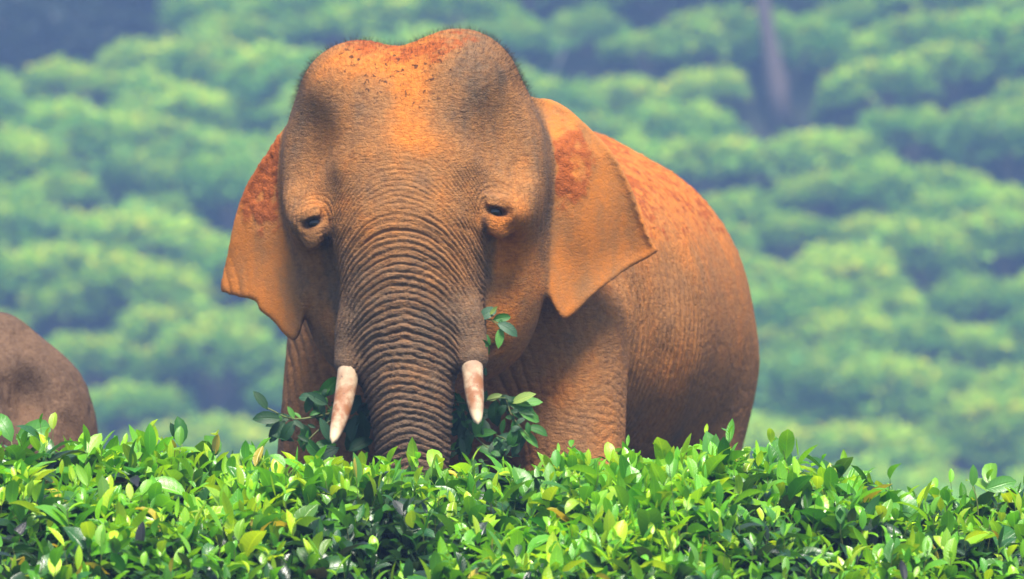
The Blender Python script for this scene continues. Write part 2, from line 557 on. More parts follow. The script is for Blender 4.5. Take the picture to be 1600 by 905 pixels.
    disp -= 0.0035 * wch * groove((bz - 0.9 * (bx - 0.45)) / 0.040 + 1.6 * fbm(b * 7 + 4, 2), 2) * sstep(1.45, 1.1, bz) * sstep(-0.2, 0.4, vnoise(b * 9 + 5))
    disp -= 0.0022 * onb * groove(2.2 * fbm(b * 11, 3), 1.5)
    # --- neck creases behind the jaw
    return h, nh, b, t, disp

h, nh, b, t, disp = wrinkle_fields(V, N)
px = 800 + V[:, 0] * PPM * 24 / (V[:, 1] - CAM_Y)
py = 452.5 - (V[:, 2] - CAM_Z) * PPM * 24 / (V[:, 1] - CAM_Y)
FB9 = fbm(V * 8, 5)
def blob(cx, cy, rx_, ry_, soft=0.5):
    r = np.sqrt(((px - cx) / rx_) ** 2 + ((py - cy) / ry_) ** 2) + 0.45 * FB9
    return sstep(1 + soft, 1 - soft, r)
is_ear = np.zeros(len(V))
for poly, xa, sg, sl, sd in ((EAR_R, 0.10, 1, 0.45, 0.4), (EAR_L, -0.83, -1, 0.75, 2.0)):
    kk = (V[:, 0] > poly[:, 0].min() - .08) & (V[:, 0] < poly[:, 0].max() + .08) & (V[:, 1] > -0.1) & (V[:, 1] < 1.3)
    de = ear(V[kk].astype(np.float32), poly, xa, sg, sl, sd)
    is_ear[kk] = np.maximum(is_ear[kk], sstep(0.022, 0.004, de))
is_ear *= sstep(835, 862, px) + sstep(478, 452, px)
head = sstep(0.75, 0.6, h[:, 1])
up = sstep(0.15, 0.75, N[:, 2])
nz = fbm(V * 5, 4)
streak = fbm(V * (26, 26, 4), 3)
body = sstep(0.85, 1.1, V[:, 1])
dust = 0.56 + 0.28 * nz + 0.12 * streak
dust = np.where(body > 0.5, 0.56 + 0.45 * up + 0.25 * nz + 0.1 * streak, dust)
dust = dust * (1 - is_ear) + is_ear * (0.84 + 0.34 * nz + 0.2 * streak)
hd = head * (1 - is_ear)
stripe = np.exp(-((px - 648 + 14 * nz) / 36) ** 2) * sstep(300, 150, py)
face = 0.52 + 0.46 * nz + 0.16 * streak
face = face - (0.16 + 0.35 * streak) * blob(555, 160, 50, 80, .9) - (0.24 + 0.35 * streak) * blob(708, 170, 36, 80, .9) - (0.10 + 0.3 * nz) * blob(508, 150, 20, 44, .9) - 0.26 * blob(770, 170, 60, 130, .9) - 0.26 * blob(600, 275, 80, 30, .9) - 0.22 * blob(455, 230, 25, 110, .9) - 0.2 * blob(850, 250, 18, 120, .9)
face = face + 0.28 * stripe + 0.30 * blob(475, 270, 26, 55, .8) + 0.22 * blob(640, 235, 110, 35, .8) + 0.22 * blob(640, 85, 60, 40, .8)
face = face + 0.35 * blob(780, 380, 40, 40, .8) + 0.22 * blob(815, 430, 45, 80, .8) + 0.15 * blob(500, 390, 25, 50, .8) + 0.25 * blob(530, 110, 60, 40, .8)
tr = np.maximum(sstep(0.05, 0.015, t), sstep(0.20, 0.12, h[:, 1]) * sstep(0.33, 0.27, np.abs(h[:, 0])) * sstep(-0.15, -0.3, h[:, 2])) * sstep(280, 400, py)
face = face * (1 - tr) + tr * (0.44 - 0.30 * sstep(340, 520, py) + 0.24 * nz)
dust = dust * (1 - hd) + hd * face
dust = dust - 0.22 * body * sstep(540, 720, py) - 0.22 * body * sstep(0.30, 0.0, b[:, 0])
grain = fbm(V * 38, 3)
soil = is_ear * (1.3 * blob(890, 265, 30, 66, .7) + 1.3 * blob(412, 300, 36, 60, .7) + 1.1 * blob(415, 250, 46, 60, .7) + 0.5 * blob(870, 170, 40, 16, .8) + 0.4 * blob(950, 250, 40, 18, .8))
soil = soil + body * (1 - is_ear) * (sstep(-0.05, 0.35, grain + 0.5 * up - 0.18) * (0.35 + 0.55 * up) * sstep(620, 380, py + 80 * nz))
soil = soil + hd * (0.8 * blob(640, 78, 75, 22, .8) + 0.7 * blob(560, 66, 45, 14, .8) + 0.7 * blob(720, 58, 45, 16, .8))
soil = np.clip(soil * np.clip(0.75 + 0.9 * fbm(V * 20, 3), 0, 1.3), 0, 1)
dust = np.clip(dust, 0, 1)
lump = soil * (1 + 0.1 * is_ear) * (0.009 * np.abs(fbm(V * 34, 4)) + 0.004 * fbm(V * 80, 2)) * (0.5 + 0.5 * sstep(0.2, 0.6, soil))
speck = np.clip(hd * (blob(625, 105, 85, 45, 0.6) + 0.35 * blob(640, 180, 120, 120)) + 0.4 * soil + 0.15 * body * up, 0, 1)
V2 = V + N * (disp + lump)[:, None]
me.vertices.foreach_set('co', V2.astype(np.float32).ravel())
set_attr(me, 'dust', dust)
set_attr(me, 'soil', soil)
set_attr(me, 'speck', speck)
dark = np.zeros(len(V))
for sg, e in EYES:
    q = h - e
    n_ = EN * (sg, 1, 1); u_ = EU * (sg, 1, 1)
    qu, qn, qv = q @ u_, q @ n_, q[:, 2]
    qv = qv + 0.30 * qu
    dark = np.maximum(dark, 0.85 * sstep(1.25, 0.55, np.sqrt((qu / 0.042) ** 2 + ((qv - 0.002) / 0.020) ** 2) + 0.2 * FB9) * (np.abs(qn) < 0.1))
    # tear stain from the inner corner
    dark = np.maximum(dark, 0.75 * np.exp(-((qu + 0.055 + 0.1 * qv) / 0.010) ** 2) * sstep(-0.15, -0.06, q[:, 2]) * sstep(0.0, -0.03, q[:, 2]) * (np.abs(qn) < 0.1))
set_attr(me, 'dark', dark)
set_attr(me, 'slack', body)
set_attr(me, 'ear', is_ear)
me.update()

def skin_material(name, grey, tan, orange, red, dust_gain=1.0):
    k = NT(name)
    pos = k.pos()
    du = k.attr('dust'); so = k.attr('soil'); sp = k.attr('speck')
    n1 = k.noise(11, 6, 0.62, pos)
    n2 = k.noise(45, 5, 0.6, pos)
    n3 = k.noise(160, 3, 0.6, pos)
    d = k.math('ADD', k.math('MULTIPLY', du, dust_gain), k.math('MULTIPLY', k.math('SUBTRACT', n1, 0.5), 0.55))
    d = k.math('ADD', d, k.math('MULTIPLY', k.math('SUBTRACT', n2, 0.5), 0.40))
    d1 = k.ramp(d, 0.0, 0.62)
    d2 = k.ramp(d, 0.48, 1.08)
    c = k.mix(d1, grey, tan)
    c = k.mix(d2, c, orange)
    s = k.ramp(k.math('ADD', so, k.math('MULTIPLY', k.math('SUBTRACT', n2, 0.5), 0.9)), 0.35, 0.75)
    c = k.mix(k.math('MULTIPLY', s, 0.76), c, red)
    # dark clods of earth
    cl = k.noise(46, 3, 0.6, pos, dist=0.6)
    m = k.math('MULTIPLY', k.ramp(cl, 0.60, 0.635), k.ramp(sp, 0.25, 0.6))
    c = k.mix(k.math('MULTIPLY', m, 0.85), c, (0.055, 0.022, 0.012))
    c = k.mix(k.math('MULTIPLY', n3, 0.5), c, k.mix(1.0, c, (0.62, 0.60, 0.58), 'MULTIPLY'))
    c = k.mix(k.math('MULTIPLY', k.attr('dark'), 0.9), c, (0.035, 0.024, 0.020))
    n5 = k.noise(48, 6, 0.75, pos)
    c = k.mix(k.math('MAXIMUM', k.ramp(n5, 0.36, 0.60), k.math('MULTIPLY', k.attr('ear'), 0.8)), k.mix(1.0, c, (0.72, 0.68, 0.66), 'MULTIPLY'), c)
    v = k.n('ShaderNodeTexVoronoi', feature='DISTANCE_TO_EDGE')
    wv = k.n('ShaderNodeVectorMath', operation='ADD')
    k.put(wv.inputs[0], pos)
    sc = k.n('ShaderNodeVectorMath', operation='SCALE'); k.put(sc.inputs[0], k.noise(14, 3, .5, pos, out=1)); sc.inputs[3].default_value = 0.03
    k.put(wv.inputs[1], sc.outputs[0])
    k.put(v.inputs['Vector'], wv.outputs[0])
    v.inputs['Scale'].default_value = 62
    crack = k.ramp(v.outputs[0], 0.0, 0.12)
    hgt = k.math('ADD', k.math('MULTIPLY', crack, 0.28), k.math('ADD', k.math('MULTIPLY', n2, 0.9), k.math('MULTIPLY', n3, 0.45)))
    def stretched(a, b_, c_):
        mp = k.n('ShaderNodeMapping'); mp.inputs['Scale'].default_value = (a, b_, c_)
        k.put(mp.inputs[0], wv.outputs[0])
        return k.noise(1.0, 4, 0.65, mp.outputs[0])
    sl = k.attr('slack')
    fx = k.n('ShaderNodeMix'); k.put(fx.inputs[0], sl); k.put(fx.inputs[2], stretched(22, 22, 120)); k.put(fx.inputs[3], stretched(85, 85, 20))
    fine = fx.outputs[0]
    hgt = k.math('ADD', hgt, k.math('MULTIPLY', fine, k.math('SUBTRACT', 1.2, k.attr('ear'))))
    c = k.mix(k.math('MAXIMUM', k.ramp(fine, 0.30, 0.52), k.math('MULTIPLY', k.attr('ear'), 0.85)), k.mix(1.0, c, (0.78, 0.75, 0.73), 'MULTIPLY'), c)
    n6 = k.noise(75, 5, 0.7, pos)
    hgt = k.math('ADD', hgt, k.math('MULTIPLY', n6, 0.8))
    nb = k.bump(k.math('MULTIPLY', hgt, k.math('SUBTRACT', 1.0, k.math('MULTIPLY', k.attr('ear'), k.math('SUBTRACT', 0.6, k.math('MULTIPLY', so, 0.6))))), 0.95, 0.0050)
    return k.done(k.principled(c, 0.80, 0.16, nb))

GREY, TAN, ORANGE, RED = (0.165, 0.105, 0.062), (0.36, 0.158, 0.050), (0.62, 0.195, 0.028), (0.36, 0.075, 0.014)
skin = skin_material('elephant_skin', GREY, TAN, ORANGE, RED)
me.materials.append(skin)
ele = link('elephant', None, None, (float(BO[0]), float(BO[1] + 0.9), 0))
tag(ele, 'large tusked elephant coated in orange dust facing the camera behind the tea hedge', 'elephant', 'elephants in the tea field')
OFF = np.array(ele.location)
def child(name, me_, parent=ele):
    """mesh given in world coordinates, parented to the elephant"""
    o = link(name, me_, parent)
    o.matrix_parent_inverse = Matrix.Translation(-Vector(OFF)) if parent is ele else Matrix.Identity(4)
    return o
body_o = child('body', me)

# tusks
def tube(pts, rad, seg=20, cap=True):
    pts = np.array(pts); n = len(pts)
    Vs, Fs = [], []
    for i in range(n):
        d = pts[min(i + 1, n - 1)] - pts[max(i - 1, 0)]
        d = d / np.linalg.norm(d)
        a = np.cross(d, (0.3, 1, 0.2)); a /= np.linalg.norm(a)
        c = np.cross(d, a)
        th = np.linspace(0, 2 * math.pi, seg, endpoint=False)
        Vs.append(pts[i] + rad[i] * (np.cos(th)[:, None] * a + np.sin(th)[:, None] * c))
    Vs = np.vstack(Vs)
    for i in range(n - 1):
        j = np.arange(seg)
        Fs.append(np.stack([i * seg + j, i * seg + (j + 1) % seg, (i + 1) * seg + (j + 1) % seg, (i + 1) * seg + j], 1))
    F4 = np.vstack(Fs)
    tri = []
    if cap:
        j = np.arange(seg)
        Vs = np.vstack([Vs, pts[0], pts[-1]])
        tri.append(np.stack([(j + 1) % seg, j, np.full(seg, n * seg)], 1))
        tri.append(np.stack([(n - 1) * seg + j, (n - 1) * seg + (j + 1) % seg, np.full(seg, n * seg + 1)], 1))
    return Vs, [np.vstack(tri), F4] if tri else [F4]
def bez(a, b_, c, n):
    t_ = np.linspace(0, 1, n)[:, None]
    return (1 - t_) ** 2 * a + 2 * t_ * (1 - t_) * b_ + t_ ** 2 * c
k = NT('ivory')
tt = k.attr('along')
pos = k.pos()
nn = k.noise(18, 5, 0.6, pos)
n4 = k.noise(60, 4, 0.6, pos)
c = k.mix(k.ramp(nn, 0.35, 0.7), (0.48, 0.35, 0.22), (0.34, 0.21, 0.13))
st = k.math('MULTIPLY', k.ramp(tt, 0.38, 0.60), k.ramp(tt, 0.95, 0.78))
c = k.mix(k.math('MULTIPLY', st, k.ramp(nn, 0.30, 0.62)), c, (0.24, 0.095, 0.035))
c = k.mix(k.math('MULTIPLY', k.ramp(n4, 0.62, 0.70), 0.75), c, (0.09, 0.05, 0.03))
c = k.mix(k.ramp(tt, 0.86, 1.0), c, (0.74, 0.56, 0.33))
ivory = k.done(k.principled(c, 0.62, 0.3, k.bump(n4, 0.3, 0.004)))
for base, ctl, tip in ((from_head((-0.224, 0.055, -0.50)), from_head((-0.228, 0.012, -0.72)), P(519, 693, -0.16)), (from_head((0.222, 0.055, -0.50)), from_head((0.226, 0.012, -0.70)), P(747, 663, -0.18))):
    pts = bez(base, ctl, tip, 26)
    u = np.linspace(0, 1, 26)
    rad = 0.043 * (1 - 0.36 * u ** 1.5) * np.sqrt(np.clip(1 - ((u - 0.50) / 0.50).clip(0) ** 3.2, 0, 1)) + 0.0015
    tv, tf = tube(pts, rad, 22)
    tm = mesh_np('tusk', tv, tf, ivory)
    set_attr(tm, 'along', np.concatenate([np.repeat(u, 22), [0, 1]]))
    child('tusk', tm)

# eyes
k = NT('eye')
eye_mat = k.done(k.principled((0.016, 0.009, 0.006), 0.14, 0.45))
for sg, e in EYES:
    n_ = EN * (sg, 1, 1)
    c0 = from_head(e - n_ * 0.0265)
    bm = bmesh.new()
    bmesh.ops.create_icosphere(bm, subdivisions=3, radius=0.029, matrix=Matrix.Translation(Vector(c0)))
    em = bpy.data.meshes.new('eye'); bm.to_mesh(em); bm.free()
    em.polygons.foreach_set('use_smooth', np.ones(len(em.polygons), bool))
    em.materials.append(eye_mat)
    child('eye', em)

# sparse dark hair on the domes, neck and back
k = NT('hair')
hair_mat = k.done(k.principled((0.035, 0.022, 0.016), 0.5, 0.3))
def hair_mesh(V, N, w, n, lmin, lmax, width):
    i = rng.choice(len(V), n, p=w / w.sum())
    p = V[i] + rng.normal(0, 0.004, (n, 3)); d = N[i] + rng.normal(0, 0.35, (n, 3)) + (0, 0, 0.15)
    d /= np.linalg.norm(d, axis=1)[:, None]
    L = rng.uniform(lmin, lmax, n)[:, None]
    s = np.cross(d, rng.normal(0, 1, (n, 3))); s /= np.linalg.norm(s, axis=1)[:, None]
    s2 = np.cross(d, s)
    bend = rng.normal(0, 0.25, (n, 3)) * L
    mid = p + d * L * 0.5 + bend * 0.2
    tip = p + d * L + bend * 0.6
    p = p - N[i] * 0.006
    W = width
    vv = np.stack([p + s * W, p - s * W * .5 + s2 * W * .8, p - s * W * .5 - s2 * W * .8, mid + s * W * .7, mid - s * W * .35 + s2 * W * .55, mid - s * W * .35 - s2 * W * .55, tip], 1).reshape(-1, 3)
    f4 = np.array([[0, 1, 4, 3], [1, 2, 5, 4], [2, 0, 3, 5]]); f3 = np.array([[3, 4, 6], [4, 5, 6], [5, 3, 6]])
    o = (np.arange(n) * 7)[:, None, None]
    return vv, [(f3 + o).reshape(-1, 3), (f4 + o).reshape(-1, 4)]
w = sstep(0.28, 0.46, h[:, 2]) * sstep(0.80, 0.7, h[:, 1]) * (1 + 2 * sstep(0.30, 0.45, np.abs(h[:, 0]))) * (1 - is_ear) + 0.05 * sstep(0.15, .3, h[:, 2]) * sstep(.3, .45, np.abs(h[:, 0])) * (1 - is_ear) * sstep(0.8, .7, h[:, 1])
hv, hf = hair_mesh(V2, N, w + 1e-9, 6500, 0.010, 0.032, 0.00045)
ho = child('hair', mesh_np('hair', hv, hf, hair_mat, False))
ho['kind'] = 'stuff'
# ------------------------------------------------------------------ leaves
def leaf_template(bend, fold, width, nseg=5, wave=0.0):
    """leaf along +Y from the origin, length 1, face up +Z; returns verts, quads"""
    t_ = np.linspace(0, 1, nseg + 1)
    w_ = width * np.sin(np.pi * np.clip(t_, 0.0, 1) ** 0.92) ** 0.68
    w_[0] = 0.02; w_[-1] = 0.004
    a = bend * t_ ** 1.3
    yy = np.concatenate([[0], np.cumsum(np.cos((a[1:] + a[:-1]) / 2))]) / nseg
    zz = -np.concatenate([[0], np.cumsum(np.sin((a[1:] + a[:-1]) / 2))]) / nseg
    nn_ = np.stack([np.zeros_like(a), np.sin(a), np.cos(a)], 1)
    mid = np.stack([np.zeros_like(yy), yy, zz], 1)
    up_ = nn_ * (w_ * fold)[:, None]
    wv = wave * np.sin(t_ * 9)[:, None] * nn_
    L_ = mid + up_ + wv - np.stack([w_, 0 * w_, 0 * w_], 1)
    R_ = mid + up_ - wv + np.stack([w_, 0 * w_, 0 * w_], 1)
    Vt = np.stack([L_, mid, R_], 1).reshape(-1, 3)
    q = []
    for i in range(nseg):
        o = i * 3
        q += [[o, o + 1, o + 4, o + 3], [o + 1, o + 2, o + 5, o + 4]]
    return Vt, np.array(q)
TEMPL = [leaf_template(b_, f_, w_, 5, v_) for b_, f_, w_, v_ in ((0.25, 0.35, 0.21, 0.0), (0.9, 0.30, 0.24, 0.008), (1.6, 0.4, 0.21, 0.0), (0.6, 0.6, 0.24, 0.012), (-0.35, 0.45, 0.19, 0.0), (1.1, 0.15, 0.27, 0.015))]

def frames(az, inc, roll):
    """leaf axis from azimuth and inclination above the horizon, turned by roll"""
    yv = np.stack([np.cos(az) * np.cos(inc), np.sin(az) * np.cos(inc), np.sin(inc)], 1)
    xv = np.stack([-np.sin(az), np.cos(az), 0 * az], 1) * -1
    zv = np.cross(xv, yv)
    c_, s_ = np.cos(roll)[:, None], np.sin(roll)[:, None]
    return np.stack([xv * c_ + zv * s_, yv, -xv * s_ + zv * c_], 1)     # rows: local axes in world

class Leaves:
    def __init__(self):
        self.p, self.R, self.L, self.c, self.t = [], [], [], [], []
    def add(self, p, R, L, c, t_):
        self.p.append(p); self.R.append(R); self.L.append(L); self.c.append(c); self.t.append(t_)
    def cat(self):
        return [np.concatenate(a) for a in (self.p, self.R, self.L, self.c, self.t)]
ACROSS = np.tile([1.0, 0.0, 1.0], 6); ALONG = np.repeat(np.linspace(0, 1, 6), 3)
def leaf_mass(name, p, R, L, c, t_, mat):
    Vs, Fs, Cs, o = [], [], [], 0
    for k_, (tv, tq) in enumerate(TEMPL):
        m = np.where(t_ == k_)[0]
        if not len(m):
            continue
        W = np.einsum('vi,nij->nvj', tv, R[m]) * L[m][:, None, None] + p[m][:, None, :]
        Vs.append(W.reshape(-1, 3))
        Fs.append((tq[None] + (np.arange(len(m)) * len(tv))[:, None, None]).reshape(-1, 4) + o)
        Cs.append(np.repeat(c[m], len(tv), 0))
        o += len(m) * len(tv)
    me_ = mesh_np(name, np.vstack(Vs), np.vstack(Fs), mat)
    set_attr(me_, 'leaf_colour', np.vstack(Cs), 'FLOAT_COLOR')
    nl_ = len(np.vstack(Cs)) // 18
    set_attr(me_, 'across', np.tile(ACROSS, nl_)); set_attr(me_, 'along', np.tile(ALONG, nl_))
    return me_
def leaf_material(name, trans=0.38, rough=0.33, spec=0.5, gain=1.0):
    k = NT(name)
    a = k.attr('leaf_colour', 'Color')
    pos = k.pos()
    n_ = k.noise(55, 3, 0.6, pos)
    c_ = k.mix(k.math('MULTIPLY', n_, 0.55), a, k.mix(1.0, a, (0.55, 0.62, 0.6), 'MULTIPLY'))
    ac, al = k.attr('across'), k.attr('along')
    rib = k.ramp(ac, 0.14, 0.02)
    vein = k.ramp(k.math('SINE', k.math('MULTIPLY', k.math('SUBTRACT', al, k.math('MULTIPLY', ac, 0.16)), 56)), 0.55, 1.0)
    rv = k.math('MAXIMUM', rib, k.math('MULTIPLY', vein, 0.35))
    c_ = k.mix(k.math('MULTIPLY', rv, 0.45), c_, k.mix(1.0, c_, (1.9, 1.6, 1.5), 'MULTIPLY'))
    hh = k.math('SUBTRACT', k.math('MULTIPLY', n_, 0.5), rv)
    sh = k.principled(c_, rough, spec, k.bump(hh, 0.45, 0.003))
    tr_ = k.n('ShaderNodeBsdfTranslucent')
    k.put(tr_.inputs['Color'], k.mix(1.0, c_, (1.5, 1.35, 0.5), 'MULTIPLY'))
    mx = k.n('ShaderNodeMixShader')
    mx.inputs[0].default_value = trans
    k.put(mx.inputs[1], sh); k.put(mx.inputs[2], tr_.outputs[0])
    return k.done(mx.outputs[0])
leaf_mat = leaf_material('tea_leaf', 0.34, 0.30, 0.6)
YOUNG = np.array([(0.28, 0.57, 0.008), (0.20, 0.50, 0.008), (0.42, 0.62, 0.008), (0.13, 0.42, 0.010)])
MID = np.array([(0.078, 0.27, 0.008), (0.050, 0.20, 0.010), (0.10, 0.31, 0.008), (0.034, 0.15, 0.012)])
OLD = np.array([(0.022, 0.062, 0.018), (0.015, 0.048, 0.018), (0.030, 0.075, 0.020), (0.018, 0.040, 0.020)])
def pick(pal, n):
    return pal[rng.integers(0, len(pal), n)] * rng.uniform(0.75, 1.2, (n, 1))

# ------------------------------------------------------------------ ground: flat field, dip, then the tea hill
def terrain(x, y):
    base = -4.6 * sstep(8, 45, y) - 1.4 * sstep(45, 80, y)
    hill = 0.56 * np.clip(y - 150, 0, None) - 0.50 * np.clip(y - 196, 0, None)
    return base + hill + sstep(140, 160, y) * (0.45 * np.sin(x * 0.17 + 0.5) + 0.35 * np.sin(x * 0.11 + y * 0.25))
gx = np.concatenate([np.linspace(-220, -30, 24), np.linspace(-28, 28, 57), np.linspace(30, 220, 24)])
gy = np.concatenate([np.linspace(-60, -8, 10), np.linspace(-6, 30, 25), np.linspace(32, 140, 55), np.linspace(142, 205, 64), np.linspace(210, 380, 20)])
GX, GY = np.meshgrid(gx, gy)
GZ = terrain(GX, GY) + 0.03 * vnoise(np.stack([GX.ravel(), GY.ravel(), 0 * GX.ravel()], 1) * 1.3).reshape(GX.shape)
gi = np.arange(GX.size).reshape(GX.shape)
gq = np.stack([gi[:-1, :-1], gi[:-1, 1:], gi[1:, 1:], gi[1:, :-1]], -1).reshape(-1, 4)
k = NT('soil')
pos = k.pos()
c = k.mix(k.ramp(k.noise(1.5, 6, 0.6, pos), 0.35, 0.65), (0.016, 0.016, 0.012), (0.012, 0.022, 0.008))
c = k.mix(k.ramp(k.noise(14, 4, 0.6, pos), 0.45, 0.7), c, (0.026, 0.020, 0.014))
soil_mat = k.done(k.principled(c, 0.9, 0.1, k.bump(k.noise(20, 6, 0.7, pos), 0.6, 0.03)))
tag(link('ground', mesh_np('ground', np.stack([GX.ravel(), GY.ravel(), GZ.ravel() - 0.004], 1), gq, soil_mat)), kind='structure')

# ------------------------------------------------------------------ hillside tea bushes
bush_leaf = leaf_material('hill_tea_leaf', 0.40, 0.5, 0.3)
def bush_mesh(seed):
    r = np.random.default_rng(seed)
    n = 1700
    u = r.normal(0, 1, (n, 3)); u[:, 2] = np.abs(u[:, 2]) * 1.0 - 0.25
    u /= np.linalg.norm(u, axis=1)[:, None]
    lump = 1 + 0.26 * vnoise(u * 3.2 + seed * 7) + 0.16 * vnoise(u * 7 + seed)
    depth = 1 - 0.22 * r.random(n) ** 2
    flat = np.where(u[:, 2] > 0, 1 - 0.25 * u[:, 2] ** 2, 1)
    p = u * (1.05, 1.0, 0.85) * (lump * depth * flat)[:, None]
    p[:, 2] += 0.22
    az = np.arctan2(u[:, 1], u[:, 0]) + r.normal(0, 0.9, n)
    inc = r.uniform(-0.2, 1.2, n)
    R = frames(az, inc, r.normal(0, 0.5, n))
    patch = vnoise(u * 4.5 + seed * 3)
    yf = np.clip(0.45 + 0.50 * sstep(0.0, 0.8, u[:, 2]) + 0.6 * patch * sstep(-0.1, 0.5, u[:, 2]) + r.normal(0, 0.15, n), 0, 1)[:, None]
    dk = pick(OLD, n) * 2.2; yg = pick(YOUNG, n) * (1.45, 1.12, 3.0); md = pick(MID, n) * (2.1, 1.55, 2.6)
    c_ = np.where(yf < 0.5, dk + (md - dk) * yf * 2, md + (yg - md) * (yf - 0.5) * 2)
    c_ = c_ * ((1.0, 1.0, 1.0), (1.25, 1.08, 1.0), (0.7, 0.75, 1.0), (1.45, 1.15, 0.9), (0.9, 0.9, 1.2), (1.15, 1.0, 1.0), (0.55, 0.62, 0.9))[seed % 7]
    L = r.uniform(0.13, 0.22, n)
    t_ = r.integers(0, len(TEMPL), n)
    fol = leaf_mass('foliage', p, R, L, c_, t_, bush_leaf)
    # woody frame
    Vs, Fs, o = [], [], 0
    for i in range(9):
        a = r.uniform(0, 6.28); rr = r.uniform(0.3, 0.7)
        tv, tf = tube(bez(np.array((0.06 * math.cos(a), 0.06 * math.sin(a), -0.45)), np.array((0.3 * math.cos(a), 0.3 * math.sin(a), 0.1)), np.array((rr * math.cos(a), rr * math.sin(a), r.uniform(0.4, 0.75))), 5), np.linspace(0.04, 0.012, 5), 5, False)
        Vs.append(tv); Fs.append(tf[0] + o); o += len(tv)
    return fol, mesh_np('branches', np.vstack(Vs), np.vstack(Fs), bark_mat)
k = NT('bark')
pos = k.pos()
bark_mat = k.done(k.principled(k.mix(k.ramp(k.noise(9, 5, 0.6, pos), 0.35, 0.65), (0.13, 0.095, 0.085), (0.07, 0.05, 0.045)), 0.9, 0.1, k.bump(k.noise(16, 5, 0.6, pos), 0.6, 0.02)))
bushes = [bush_mesh(s_) for s_ in (1, 2, 3, 4, 5, 7, 8)]
nb = 0
mass = []
def in_view(p, m=1.6):
    d_ = p[1] - CAM_Y
    return abs(p[0]) < 800 / PPM / 24 * d_ + m and -0.045 * d_ - 2.0 < p[2] - CAM_Z < 0.0449 * d_ + 1.2
def hill_hit(px_, py_):
    """where the sight line of a pixel meets the hill"""
    ys = np.linspace(120, 200, 4000)
    q = np.stack([P(px_, py_, y_) for y_ in ys[::1]])
    z_ = terrain(q[:, 0], q[:, 1])
    return q[np.argmax(q[:, 2] < z_)]
tb = hill_hit(1222, 200)
sb_ = hill_hit(846, 145)
rr_ = random.Random(4)
yb = 148.0
row = 0
while yb < 186:
    xb = -20.5 + (row % 2) * 1.1 + rr_.uniform(-.4, .4)
    while xb < 20.5:
        wx = xb + rr_.uniform(-0.25, 0.25)
        # rows climb diagonally across the slope
        wy = yb + rr_.uniform(-0.8, 0.8) + 0.09 * xb + 1.1 * math.sin(xb * 0.25 + row * 0.4)
        z_ = float(terrain(np.array([wx]), np.array([wy]))[0])
        sc_ = rr_.uniform(1.0, 1.75)
        gap = False and vnoise(np.array([[wx * 0.33, wy * 0.33, 5.0]]))[0] < -0.80
        p_ = (wx, wy, z_ + 0.45 * sc_)
        cpx = 800 + wx * PPM * 24 / (wy - CAM_Y); cpy = 452.5 - (p_[2] - CAM_Z) * PPM * 24 / (wy - CAM_Y)
        dark_corner = cpx < 430 and cpy < np.interp(cpx, [0, 140, 170, 430], [112, 120, 88, 12])
        clear = (abs(cpx - 1215) < 75 and wy < tb[1] + 0.5 and 120 < cpy < 285) or (abs(cpx - 862) < 50 and wy < sb_[1] + 0.4 and 70 < cpy < 190)
        if in_view(p_) and not gap and not dark_corner and not clear:
            fol, br = bushes[rr_.randrange(7)]
            root = link('tea_bush', None, None, p_)
            root.rotation_euler = (rr_.uniform(-0.2, 0.2), rr_.uniform(-0.2, 0.2), rr_.choice((0, math.pi)) + rr_.uniform(-0.6, 0.6))
            root.scale = (sc_ * rr_.uniform(0.8, 1.35), sc_ * rr_.uniform(0.8, 1.2), sc_ * rr_.uniform(0.75, 1.15))
            tag(root, 'blurred rounded green tea bush growing on the hillside behind the elephant', 'bush', 'tea bushes on the hillside')
            link('foliage', fol, root); link('branches', br, root)
            nb += 1
        elif not dark_corner and not clear:
            mass.append((*p_, sc_))
        xb += rr_.uniform(1.9, 2.5)
    yb += 2.0
    row += 1
# the rest of the plantation, left, right, below and above the view: one mass
for yb in np.arange(132.0, 202.0, 2.1):
    for xb in np.arange(-52.0, 52.0, 2.3):
        wx = xb + rr_.uniform(-0.6, 0.6); wy = yb + rr_.uniform(-0.8, 0.8) + 1.1 * math.sin(xb * 0.25 + yb * 0.2)
        if abs(wx) < 21.5 and 147 < wy - 0.09 * wx < 188.5:
            continue
        z_ = float(terrain(np.array([wx]), np.array([wy]))[0]); sc_ = rr_.uniform(1.0, 1.75)
        mass.append((wx, wy, z_ + 0.45 * sc_, sc_))
mass = np.array(mass)
nm, nl2 = len(mass), 190
u = rng.normal(0, 1, (nm, nl2, 3)); u[..., 2] = np.abs(u[..., 2]) - 0.25
u /= np.linalg.norm(u, axis=2)[..., None]
lum = (1 + 0.24 * vnoise((u * 3 + mass[:, None, :3] * 3.7).reshape(-1, 3))).reshape(nm, nl2, 1) * (1 - 0.2 * rng.random((nm, nl2, 1)) ** 2)
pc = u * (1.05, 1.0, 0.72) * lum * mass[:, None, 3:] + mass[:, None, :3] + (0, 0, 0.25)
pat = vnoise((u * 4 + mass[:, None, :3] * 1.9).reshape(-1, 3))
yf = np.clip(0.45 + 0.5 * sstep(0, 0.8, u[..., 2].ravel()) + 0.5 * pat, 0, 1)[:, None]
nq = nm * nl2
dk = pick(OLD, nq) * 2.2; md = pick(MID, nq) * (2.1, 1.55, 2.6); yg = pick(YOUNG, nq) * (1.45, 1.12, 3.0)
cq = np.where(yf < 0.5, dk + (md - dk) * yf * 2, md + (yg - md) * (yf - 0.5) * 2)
Rq = frames(rng.uniform(0, 6.28, nq), rng.uniform(-0.2, 1.1, nq), rng.normal(0, 0.5, nq))
quad = np.array([(0, -0.5, 0), (0.32, 0.05, 0.05), (0, 0.6, -0.1), (-0.32, 0.05, 0.05)])
Wq = np.einsum('vi,nij->nvj', quad, Rq) * rng.uniform(0.38, 0.66, nq)[:, None, None] + pc.reshape(-1, 1, 3)
